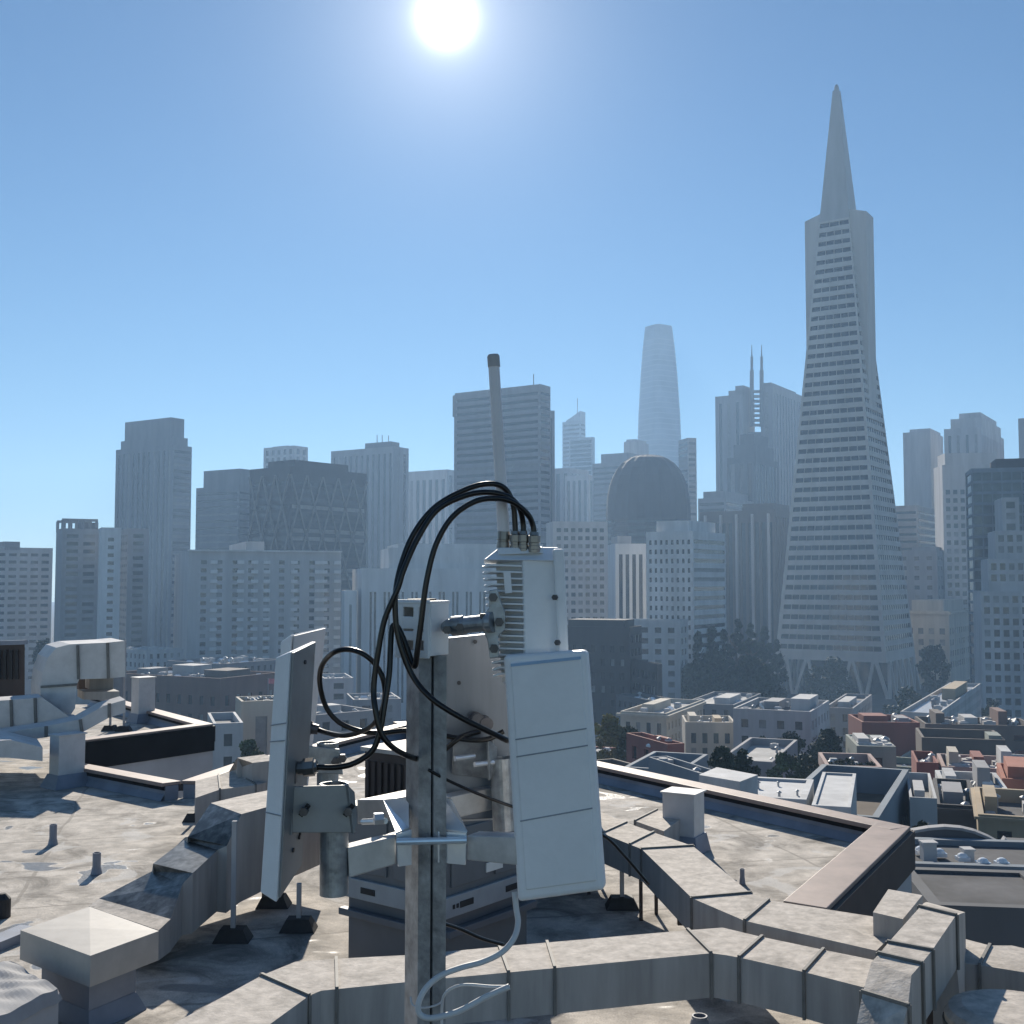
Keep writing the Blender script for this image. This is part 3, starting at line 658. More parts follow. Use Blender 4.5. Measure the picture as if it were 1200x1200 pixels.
for i, (x, y, h, lb) in enumerate(((1088, 1008, .6, 'white square chimney near the left end of the arched wall roof'), (1134, 1010, .42, 'thin white chimney between the domed skylights'))):
    c = atz(x, y, ab.zr); mb = MB(); mb.box(c + Vector((0, 0, h / 2)), (.46 - .14 * i, .4, h)); mb.box(c + Vector((0, 0, h + .03)), (.54 - .14 * i, .48, .06))
    tag(mb.build('chimney', W['plaster']), lb, 'chimney')
low('slopeside', 'lean_to_building', 'grey lean to with a sagging roof below the arched wall building', 1084, 1090, 1260, 1060, 34, 'deepgrey', None, None, depth=4.5, a=98, roof=M_roofd, par=.1)
# left side
low('brownL', 'brick_building', 'broad brown brick building with small windows, below the pale apartment slab', 128, 258, 326, 795, 250, 'brick', lw(cw=3.0, ww=.38, fh=4.0, wh=.5, top=3), lw(cw=3.4, ww=.36, fh=4.0, top=3), a=28, roof=M_roofd)
low('pilaster', 'pilastered_building', 'pale building with tall pilasters left of the white antenna panels', 276, 283, 330, 822, 155, 'cream', None, strip(cw=2.6, ww=.42, top=1.8, bot=4), a=70, roof=M_roofm)
low('paleL', 'pale_building', 'small pale building between the dark roof wing and the pilastered building', 243, 250, 285, 848, 140, 'plaster', None, lw(cw=3.2), a=72, roof=M_roofm)
low('roofsL', 'flat_roof_building', 'low grey building with pale roof litter at the foot of the stepped tower', 140, 172, 215, 762, 360, 'pale', lw(), lw(), a=40, roof=M_roofl)
low('roofsL2', 'flat_roof_building', 'low dark building with glinting roof units behind the broad brown brick building', 196, 260, 330, 778, 320, 'midgrey', lw(), lw(), a=35, roof=M_roofm)
low('midA', 'pale_building', 'pale square building seen through the loop of black cable', 372, 380, 414, 795, 300, 'pale', None, lw(cw=4), a=74, roof=M_roofl)
low('midB', 'flat_roof_building', 'low grey building with a pale roof, left of the mast behind the cables', 406, 414, 470, 820, 240, 'grey', None, lw(cw=3), a=76, roof=M_roofl)
low('midC', 'flat_roof_building', 'grey windowed low building below the cable loop', 330, 368, 440, 838, 180, 'grey', lw(cw=2.6), lw(cw=2.6, ww=.4, wh=.6), a=50, roof=M_roofm)
low('midD', 'flat_roof_building', 'low building with a white roof just above the brown ribbed housing', 420, 428, 560, 868, 130, 'pale', None, lw(), a=78, roof=M_roofl)
# fences of trees, red flag
p = at(314, 812, 255); mb = MB(); mb.tube([p + Vector((0, 0, -3)), p + Vector((0, 0, 3.2))], .1, 6)
fl = thing('flagpole', p + Vector((0, 0, -3)), 'thin pole with a small pink flag above the broad brown brick building', 'flagpole'); mb.build('pole', W['grey'], fl)
mb = MB(); 
for i in range(4): 
    a_, b_ = i * .35, (i + 1) * .35; y0, y1 = .15 * math.sin(i * 1.5), .15 * math.sin((i + 1) * 1.5)
    for s_ in (0, .05): mb.q(p + Vector((a_, y0 + s_, 2.0)), p + Vector((b_, y1 + s_, 2.0)), p + Vector((b_, y1 + s_, 3.1)), p + Vector((a_, y0 + s_, 3.1)))
mb.build('flag', mat('pink_flag', (.7, .2, .22), .8), fl)

# ---------------------------------------------------------------- roof fittings: every one a thing of its own
def fitting(c, kind, s, ax):
    mb = MB(); ay = Vector((-ax.y, ax.x, 0)); U = Vector((0, 0, 1))
    if kind == 'roof_vent':
        mb.tube([c, c + U * s * .9], s * .22, 8); mb.tube([c + U * s * .85, c + U * s * 1.0, c + U * s * 1.2], [s * .42, s * .42, s * .08], 8)
    elif kind == 'air_conditioner':
        mb.box(c + U * s * .5, (s * 1.5, s * 1.1, s * .8), ax, ay); mb.tube([c + U * s * .9, c + U * s * 1.02], s * .42, 10); mb.box(c + U * s * .05, (s * 1.2, s * .8, s * .12), ax, ay)
    elif kind == 'roof_hatch':
        mb.box(c + U * s * .3, (s, s * .9, s * .6), ax, ay); mb.hexa([c + ax * x * s * .6 + ay * y * s * .55 + U * s * .6 for x, y in ((-1, -1), (1, -1), (1, 1), (-1, 1))], [c + ax * x * s * .45 + ay * y * s * .4 + U * s * .8 for x, y in ((-1, -1), (1, -1), (1, 1), (-1, 1))])
    elif kind == 'skylight':
        mb.box(c + U * s * .12, (s * 1.8, s, s * .24), ax, ay); q = [c + ax * x * s * .85 + ay * y * s * .45 + U * s * .24 for x, y in ((-1, -1), (1, -1), (1, 1), (-1, 1))]
        r0_, r1_ = c - ax * s * .6 + U * s * .6, c + ax * s * .6 + U * s * .6
        mb.q(q[0], q[1], r1_, r0_); mb.q(q[2], q[3], r0_, r1_); mb.q(q[1], q[2], r1_); mb.q(q[3], q[0], r0_)
    elif kind == 'water_tank':
        mb.tube([c + U * s * .3, c + U * s * 1.4], s * .6, 12); mb.tube([c + U * s * 1.4, c + U * s * 1.75], [s * .63, s * .08], 12)
        for x, y in ((-1, -1), (1, -1), (1, 1), (-1, 1)): mb.bar(c + ax * x * s * .35 + ay * y * s * .35, c + ax * x * s * .35 + ay * y * s * .35 + U * s * .35, s * .1)
    elif kind == 'satellite_dish':
        mb.tube([c, c + U * s * .8], s * .07, 6); d = (-ax + U * .7).normalized(); o = c + U * s * .9
        mb.tube([o - d * s * .15, o - d * s * .05, o + d * s * .12], [s * .1, s * .4, s * .55], 12, cap=True)
    return mb
M_alu2 = mat('dull_vent_metal', (.45, .46, .47), .55, .4, var=.15, scale=3)
FM = {'roof_vent': M_alu2, 'air_conditioner': W['pale'], 'roof_hatch': W['plaster'], 'skylight': M_dome, 'water_tank': W['grey'], 'satellite_dish': M_white}
FN = {'roof_vent': 'roof vent', 'air_conditioner': 'air conditioner', 'roof_hatch': 'roof hatch', 'skylight': 'skylight', 'water_tank': 'water tank', 'satellite_dish': 'satellite dish'}
FD = {'roof_vent': 'small metal cowl vent', 'air_conditioner': 'pale boxy air conditioner', 'roof_hatch': 'low pale hatch box', 'skylight': 'bright ridged skylight', 'water_tank': 'round grey water tank', 'satellite_dish': 'white satellite dish'}
def clutter(key, where, spec, seed, s=1.0, brief=False):
    b = LOW[key]; r = random.Random(seed); used = []
    for kind, n in spec:
        lbl = f'{FN[kind]} on the {where}' if brief else f'{FD[kind]} on the roof of the {where}'
        protos = None
        for i in range(n):
            for _ in range(30):
                u, v = r.uniform(.1, .9), r.uniform(.12, .9)
                c = rp(b, u, v)
                if all((c - q).length > 2.2 * s for q in used): break
            used.append(c); sc = .8 * s * r.uniform(.8, 1.25)
            ax = b.dL if r.random() < .6 else b.dR
            tag(fitting(c, kind, sc, ax).build(kind, FM[kind]), lbl, FN[kind], (f'{FN[kind]}s on the {where}' if n > 1 else None))
def extra(key, lst):
    for u0, u1, v0, v1, h, wk in lst: tier(LOW[key], u0, u1, v0, v1, h, wk, 'roof_shed')
extra('classical', [(.55, .8, .3, .75, 1.6, 'cream')]); extra('row', [(.2, .8, .1, .25, 1.8, 'cream'), (.2, .7, .6, .75, 1.4, 'tan')])
extra('whiteblock', [(.1, .35, .35, .8, 2.6, 'plaster'), (.55, .75, .5, .85, 1.6, 'grey')]); extra('darklong', [(.2, .8, .12, .2, 2.4, 'brown'), (.2, .7, .38, .5, 1.8, 'pale'), (.3, .9, .7, .78, 2.8, 'brick')])
extra('red', [(.2, .6, .08, .5, 1.6, 'redbrick'), (.3, .7, .7, .9, 1.2, 'grey')]); extra('midright', [(.15, .6, .1, .22, 2.2, 'cream'), (.3, .8, .42, .55, 1.6, 'redbrick'), (.2, .7, .75, .88, 2.4, 'plaster')])
extra('whiteclutter', [(.2, .7, .08, .25, 1.5, 'plaster'), (.4, .9, .6, .8, 2.0, 'grey')]); extra('greenish', [(.2, .7, .1, .4, 1.5, 'pale'), (.3, .8, .6, .9, 1.1, 'plaster')])
extra('courtyard', [(.1, .5, .82, .97, 2.6, 'greygreen')]); extra('blackwall', [(.3, .7, .2, .7, 1.2, 'grey')]); extra('tan', [(.35, .8, .1, .25, 1.4, 'tan')])
extra('bluesaw', [(.2, .6, .5, .8, 2.6, 'tan')]); extra('parkroofs', [(.2, .5, .2, .6, 1.8, 'pale')]); extra('behindwhite', [(.3, .7, .2, .6, 1.5, 'plaster')]); extra('gable', [(.2, .6, .2, .6, 1.0, 'plaster')])
extra('brownL', [(.1, .3, .3, .7, 2.0, 'brown'), (.5, .7, .5, .8, 2.4, 'pale'), (.8, .92, .3, .6, 1.6, 'grey')]); extra('midC', [(.3, .6, .3, .6, 1.8, 'pale')]); extra('skylit', [(.2, .5, .5, .8, 1.2, 'redbrick')])
clutter('brownL', 'broad brown brick building', [('roof_hatch', 8), ('air_conditioner', 8), ('roof_vent', 6), ('skylight', 9)], 3, 1.15)
clutter('roofsL2', 'dark building behind the brown brick one', [('skylight', 8), ('air_conditioner', 8), ('roof_vent', 6)], 5, 1.8)
clutter('roofsL', 'low grey building under the stepped tower', [('air_conditioner', 5), ('roof_hatch', 5)], 6, 1.7)
clutter('pilaster', 'pilastered building', [('roof_vent', 8), ('air_conditioner', 3)], 8, 1.0)
clutter('midA', 'pale square building', [('roof_hatch', 2), ('roof_vent', 3)], 9, 1.2)
clutter('midB', 'low grey pale roofed building', [('air_conditioner', 4), ('skylight', 3)], 10, 1.2)
clutter('midC', 'grey windowed building below the cable loop', [('roof_vent', 6), ('air_conditioner', 3), ('roof_hatch', 3)], 11, 1.1)
clutter('midD', 'low building above the brown ribbed housing', [('air_conditioner', 3), ('roof_vent', 3)], 12, 1.0)
clutter('classical', 'cream arcaded building', [('roof_hatch', 3), ('skylight', 1)], 13, 1.6)
clutter('row', 'cream row building', [('skylight', 3), ('roof_vent', 5)], 14, 1.1)
clutter('whiteblock', 'white block', [('air_conditioner', 4), ('roof_hatch', 4), ('roof_vent', 6), ('satellite_dish', 2)], 15, 1.3)
clutter('backrow', 'dark building before the brown block', [('skylight', 4), ('roof_vent', 3)], 16, 1.3)
clutter('parkroofs', 'grey building below the grove', [('skylight', 4), ('air_conditioner', 4)], 17, 1.4)
clutter('behindwhite', 'small grey building by the tower foot', [('skylight', 2), ('roof_hatch', 3)], 18, 1.2)
clutter('bluesaw', 'bluish roofed building', [('roof_hatch', 4), ('air_conditioner', 4), ('water_tank', 1)], 19, 1.6)
clutter('darklong', 'long dark brown building', [('air_conditioner', 6), ('roof_vent', 9), ('roof_hatch', 5), ('satellite_dish', 2)], 20, 1.3)
clutter('red', 'red walled building', [('roof_vent', 5), ('roof_hatch', 2)], 21, 1.2)
clutter('greenish', 'grey green block', [('air_conditioner', 5), ('roof_hatch', 3), ('roof_vent', 5)], 22, 1.3)
clutter('smallred', 'small dark red brick building', [('skylight', 2), ('roof_vent', 2)], 23, 1.0)
clutter('midright', 'low pinkish grey building', [('air_conditioner', 6), ('roof_vent', 6), ('roof_hatch', 4)], 24, 1.2)
clutter('whiteclutter', 'pale jumbled building', [('roof_hatch', 6), ('air_conditioner', 4), ('roof_vent', 6), ('satellite_dish', 3)], 25, .8)
clutter('blackwall', 'black walled building', [('roof_vent', 3), ('roof_hatch', 2)], 26, .8)
clutter('tan', 'tan building', [('air_conditioner', 2), ('roof_vent', 4), ('roof_hatch', 2)], 27, .8)
clutter('skylit', 'dark red skylit building', [('skylight', 6), ('roof_vent', 2)], 28, 1.1)
clutter('walled', 'blue grey walled roof', [('roof_hatch', 3), ('air_conditioner', 3)], 29, .9)
clutter('sheds', 'grey roof before the dark round trees', [('air_conditioner', 3), ('skylight', 2), ('roof_vent', 2)], 30, .8)
clutter('whiteyard', 'white roof behind the dark round trees', [('roof_vent', 3), ('air_conditioner', 2)], 31, .9)
clutter('whitepent', 'white roofed building beyond the parapet', [('roof_vent', 4)], 32, .3)
clutter('pink', 'dusty pink terrace building', [('roof_hatch', 2), ('roof_vent', 2)], 33, .8)

# ---------------------------------------------------------------- the crowd of small buildings between them
W['ochre'] = mat('ochre_wall', (.45, .34, .18), .85, scale=.4, stain=.3); W['sage'] = mat('sage_wall', (.3, .34, .28), .85, scale=.4, stain=.3); W['slate'] = mat('slate_wall', (.16, .18, .21), .85, scale=.4, stain=.3)
M_roofr = mat('reddish_roof', (.26, .13, .1), .9, var=.25, scale=.6, stain=.5)
FW = [('cream', 'cream'), ('white', 'plaster'), ('brick red', 'redbrick'), ('tan', 'tan'), ('dusty pink', 'pinkish'), ('grey', 'grey'), ('ochre', 'ochre'), ('sage green', 'sage'), ('slate grey', 'slate'), ('brown', 'brown')]
FR = [('pale', M_roofl), ('grey', M_roofm), ('black', M_roofd), ('reddish', M_roofr)]
FF = ['a small roof shed', 'two brick chimneys', 'a railed roof deck', 'a bare roof', 'a raised stair hatch']
combos = [(a, b_, c) for a in FW for b_ in FR for c in FF]; frnd = random.Random(21); frnd.shuffle(combos)
foot = []
for b in LOW.values():
    ctr = b.C + b.dL * b.lL / 2 + b.dR * b.lR / 2; foot.append((ctr.x, ctr.y, math.hypot(b.lL, b.lR) / 2 * .8))
foot.append((148, 514, 40))
for (tx, tY) in ((714, 150), (738, 148), (845, 88), (872, 90), (925, 150), (968, 145), (920, 110), (948, 112), (292, 110), (1080, 62)): q_ = at(tx, 880, tY); foot.append((q_.x, tY, 4))
nfill = 0
for trial in range(2600):
    if nfill >= 62: break
    left = trial % 4 == 3
    Y = frnd.uniform(105, 335) if left else frnd.uniform(62, 330)
    px = frnd.uniform(150, 500) if left else frnd.uniform(690, 1235)
    w_, d_ = frnd.uniform(6, 12), frnd.uniform(6, 13); h = frnd.uniform(6, 11.5) * (1 if Y > 110 else .8)
    c = at(px, 880, Y); zt = gz(Y) + h; rr_ = math.hypot(w_, d_) / 2
    yy = 600 - F * math.tan(math.atan2(zt - CAMZ, Y) - PITCH)
    if yy < (800 if left else 828) + (20 if Y < 200 else 0): continue
    if Y < 110 and px < 900: continue
    if any(math.hypot(c.x - x, c.y - y) < (rr_ + r_) * .88 for x, y, r_ in foot): continue
    foot.append((c.x, c.y, rr_)); a = R(frnd.choice([22, 24, 26, 30, 60]))
    (wn, wk), (rn, rmx), ft = combos[nfill]
    near = min(LOW.values(), key=lambda b: (b.C + b.dL * b.lL / 2 + b.dR * b.lR / 2 - Vector((c.x, c.y, b.C.z))).length)
    dl_, dr_ = Vector((-math.cos(a), math.sin(a), 0)), Vector((math.sin(a), math.cos(a), 0))
    C0 = Vector((c.x, c.y, zt)) - dl_ * w_ / 2 - dr_ * d_ / 2
    u = lambda v: 600 + F * v.x / (v.y * cp + (zt - CAMZ) * sp)
    xl, xc, xr = u(C0 + dl_ * w_), u(C0), u(C0 + dr_ * d_); yt = 600 - F * math.tan(math.atan2(zt - CAMZ, C0.y) - PITCH)
    b = bld('small_building', f'small {wn} building with a {rn} roof and {ft}' if ft != 'a bare roof' else f'small {wn} building with a bare {rn} roof', xl, xc, xr, yt, C0.y, wk,
            lw(cw=frnd.uniform(1.7, 2.4), ww=frnd.uniform(.36, .5), wh=.58, fh=2.7, bot=.8), lw(cw=2.2, fh=2.7, bot=.8) if frnd.random() < .7 else None, a=math.degrees(a), roof=rmx, par=frnd.choice([.3, .5, .8]), trim=frnd.choice([0, .3, .45]), group='small buildings crowded below the towers')
    if ft == 'a small roof shed': tier(b, .15, .5, .2, .6, 2.0, wk, 'roof_shed')
    elif ft == 'a raised stair hatch': tier(b, .6, .85, .55, .85, 1.5, 'plaster', 'stair_hatch')
    elif ft == 'two brick chimneys':
        for v in (.2, .75):
            mb = MB(); mb.box(rp(b, .12, v, .8), (.8, .6, 1.8), b.dL, b.dR); mb.box(rp(b, .12, v, 1.75), (.95, .75, .15), b.dL, b.dR); mb.build('chimney', W['brick'], b.root)
    elif ft == 'a railed roof deck':
        mb = MB(); mb.box(rp(b, .5, .5, .12), (w_ * .6, d_ * .55, .15), b.dL, b.dR); mb.build('deck', W['tan'], b.root)
        mb = MB(); cs = [rp(b, x, y, .2) for x, y in ((.2, .22), (.8, .22), (.8, .78), (.2, .78))]
        for i in range(4): mb.bar(cs[i] + Vector((0, 0, .9)), cs[(i + 1) % 4] + Vector((0, 0, .9)), .07); mb.bar(cs[i], cs[i] + Vector((0, 0, .95)), .07); mb.bar(cs[i] + Vector((0, 0, .45)), cs[(i + 1) % 4] + Vector((0, 0, .45)), .05)
        mb.build('railing', W['charcoal'], b.root)
    LOWK = f'fill{nfill}'; FILL = b; nfill += 1
    short = f'small {wn} building with {rn} roof' + ('' if ft == 'a bare roof' else ' and ' + ft.replace('a ', '', 1))
    LOW[LOWK] = b
    if frnd.random() < .8: clutter(LOWK, short, [(frnd.choice(['roof_vent', 'skylight', 'roof_hatch']), frnd.randint(1, 2)), ('air_conditioner', 1)], 200 + nfill, .95, True)

# ---------------------------------------------------------------- trees and plants
def leafmat(n, c): return mat(n, c, .75, var=.45, scale=.5, spec=.25)
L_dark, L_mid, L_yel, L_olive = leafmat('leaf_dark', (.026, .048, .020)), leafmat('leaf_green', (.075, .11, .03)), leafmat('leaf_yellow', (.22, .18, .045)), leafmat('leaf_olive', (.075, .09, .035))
M_bark = mat('bark', (.09, .07, .055), .95, scale=3)
def tree(name, label, base, h, r, m, n, ls, seed, group=None, shape='round', cat='tree'):
    rd_ = random.Random(seed); t = thing(name, base, label, cat, group); base = Vector(base)
    mb = MB(); top = base + Vector((rd_.uniform(-.1, .1) * r, 0, h * (.8 if shape == 'cone' else .6)))
    k = h * .028 + .03
    mb.tube([base + Vector((0, 0, -.3)), base.lerp(top, .35) + Vector((k, 0, 0)), base.lerp(top, .7), top], [k, k * .8, k * .5, k * .2], 8)
    for i in range(7):
        a_ = rd_.uniform(0, 6.28); s0 = base.lerp(top, rd_.uniform(.45, .95)); e = s0 + Vector((math.cos(a_) * r * .6, math.sin(a_) * r * .6, h * rd_.uniform(.05, .22))); mb.tube([s0, s0.lerp(e, .5) + Vector((0, 0, -.02 * h)), e], [k * .4, k * .28, k * .1], 5)
    mb.build('trunk', M_bark, t)
    lf = MB(); nc = 44
    cl = []
    for i in range(nc):
        if shape == 'cone':
            f = rd_.random() ** .8; z = h * (.1 + .9 * f); rr = r * (1 - f) ** .75 * rd_.uniform(.5, 1); cs = r * .3 * (1.15 - f)
        elif shape == 'column':
            f = rd_.random(); z = h * (.08 + .88 * f); rr = r * rd_.uniform(.2, .75) * (1 - .5 * f); cs = r * .4
        else:
            vr = min(h * .47, r * 1.5); a1 = rd_.uniform(-1, 1); z = h - vr + a1 * (vr - r * .22); rr = r * (max(.05, 1 - abs(a1) ** 2.6)) ** .5 * rd_.uniform(.3, .85) * (1.05 - .12 * a1); cs = r * rd_.uniform(.2, .36)
        a_ = rd_.uniform(0, 6.28); cl.append((base + Vector((rr * math.cos(a_), rr * math.sin(a_), z)), cs))
    for i in range(n):
        c, cs = cl[i % nc]
        d = Vector((rd_.gauss(0, 1), rd_.gauss(0, 1), rd_.gauss(0, .8))).normalized() * cs * rd_.random() ** .4
        p = c + d; s_ = ls * rd_.uniform(.6, 1.3)
        u = Vector((rd_.gauss(0, 1), rd_.gauss(0, 1), rd_.gauss(0, 1))).normalized(); v = u.cross(Vector((rd_.gauss(0, 1), rd_.gauss(0, 1), rd_.gauss(0, 1)))).normalized()
        lf.q(p - u * s_, p + v * s_ * .55, p + u * s_, p - v * s_ * .55)
    lf.build('crown', m, t)
    return t
def tree_px(name, label, px, ytop, ybot, Y, rpx, m, n, ls, seed, **k):
    tp = at(px, ytop, Y); b_ = Vector((tp.x, Y, gz(Y)))
    return tree(name, label, (b_.x, Y, b_.z), tp.z - b_.z, rpx / F * Y, m, n, ls, seed, **k)
gl = ['dark conifer at the left end of the dense grove beside the pyramid tower', 'tall dark conifer second from the left in the dense grove', 'dark conifer in the left half of the dense grove, lower than its neighbours', 'dark conifer at the middle of the dense grove', 'broad dark conifer right of the middle of the dense grove', 'dark conifer next to the tower side of the dense grove', 'dark conifer touching the splayed legs of the pyramid tower', 'short dark tree in front of the grove, left half', 'short dark tree in front of the grove, right half', 'dark tree at the near foot of the grove, beside the white corner block']
for i, (px, yt, yb, Y, rr) in enumerate(((818, 742, 815, 395, 17), (834, 733, 815, 410, 19), (848, 737, 815, 420, 18), (864, 727, 815, 425, 20), (880, 731, 815, 430, 20), (896, 736, 815, 435, 19), (910, 752, 815, 440, 14), (838, 765, 822, 375, 22), (880, 770, 822, 380, 24), (812, 778, 824, 365, 16))):
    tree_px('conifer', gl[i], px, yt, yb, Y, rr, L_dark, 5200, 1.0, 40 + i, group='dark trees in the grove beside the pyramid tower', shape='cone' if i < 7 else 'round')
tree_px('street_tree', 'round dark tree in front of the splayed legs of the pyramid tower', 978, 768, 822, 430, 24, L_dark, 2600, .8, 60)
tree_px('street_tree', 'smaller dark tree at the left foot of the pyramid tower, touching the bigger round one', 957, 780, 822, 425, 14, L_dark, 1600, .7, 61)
tree_px('street_tree', 'dark tree right of the pyramid tower, in front of the beige arcaded building', 1094, 756, 822, 440, 19, L_dark, 2400, .8, 62)
tree_px('street_tree', 'low spreading dark tree behind the bluish roofed building', 1063, 803, 835, 330, 26, L_dark, 2000, .6, 63)
tree_px('street_tree', 'dark bushy tree at the foot of the white stepped office block', 1163, 820, 845, 320, 16, L_dark, 1500, .6, 64)
tree_px('yellow_tree', 'yellowish autumn tree partly behind the big white panel', 714, 838, 892, 150, 21, L_yel, 3600, .28, 65)
tree_px('yellow_tree', 'smaller yellow green tree right of the yellowish autumn tree', 738, 852, 890, 148, 14, L_olive, 2400, .26, 66)
tree_px('round_tree', 'dark round tree left of the pair in front of the white block', 845, 874, 915, 88, 17, L_dark, 3600, .17, 67)
tree_px('round_tree', 'dark round tree right of the pair in front of the white yard roof', 872, 878, 915, 90, 18, L_dark, 3600, .17, 68)
tree_px('round_tree', 'wide dark green tree against the white block wall', 925, 858, 905, 150, 26, L_dark, 4200, .25, 69)
tree_px('round_tree', 'dark green tree between the white block and the red walled building', 968, 853, 900, 145, 26, L_dark, 4200, .25, 70)
tree_px('leafy_tree', 'bright green tree in front of the two dark green trees', 920, 880, 920, 110, 20, L_mid, 3600, .2, 71)
tree_px('leafy_tree', 'olive green bush like tree right of the bright green tree', 948, 884, 916, 112, 16, L_olive, 3000, .19, 72)
tree_px('round_tree', 'small dark tree at the left foot of the white block', 893, 862, 895, 160, 13, L_dark, 2400, .22, 73)
tree_px('leafy_tree', 'green tree left of the white antenna panels, below the pilastered building', 292, 866, 900, 110, 17, L_mid, 3000, .2, 74)
tree_px('leafy_tree', 'small green tree in the gap between the sunken roof and the black walled building', 1080, 962, 990, 62, 11, L_olive, 1800, .1, 75)
tree_px('leafy_tree', 'dark tree beside the distant curved duct at the left', 52, 748, 790, 330, 13, L_dark, 1600, .55, 76)
tn = 0; trd = random.Random(77)
SPOT = ['grey', 'white', 'cream', 'red', 'tan', 'brown']
for trial in range(900):
    if tn >= 26: break
    Y = trd.uniform(75, 320); px = trd.uniform(690, 1220) if trial % 4 else trd.uniform(150, 480)
    q_ = at(px, 880, Y); r_ = trd.uniform(2.0, 3.6)
    if Y < 110 and px < 880: continue
    if any(math.hypot(q_.x - x, Y - y) < (r_ * .5 + rr_ * .8) for x, y, rr_ in foot): continue
    foot.append((q_.x, Y, r_)); tn += 1
    m_, w_ = [(L_dark, 'dark'), (L_mid, 'green'), (L_olive, 'olive green'), (L_yel, 'yellowish')][tn % 4]
    tree('garden_tree', f'{w_} bushy tree rising between the small crowded buildings', Vector((q_.x, Y, gz(Y))), trd.uniform(7, 12.5), r_, m_, 1500, .0024 * Y ** .92 + .05, 300 + tn, group=f'{w_} bushy trees between the small buildings')
for i, (px, py) in enumerate(((972, 900), (984, 899), (996, 900), (1008, 901), (1020, 902))):
    c = atz(px, py + 4, LOW['pink'].zr)
    tree('terrace_shrub', 'dark leafy shrub on the terrace of the dusty pink building', c, .9 + .2 * (i % 3), .6, [L_dark, L_olive][i % 2], 500, .09, 90 + i, group='shrubs on the pink terrace', cat='shrub')
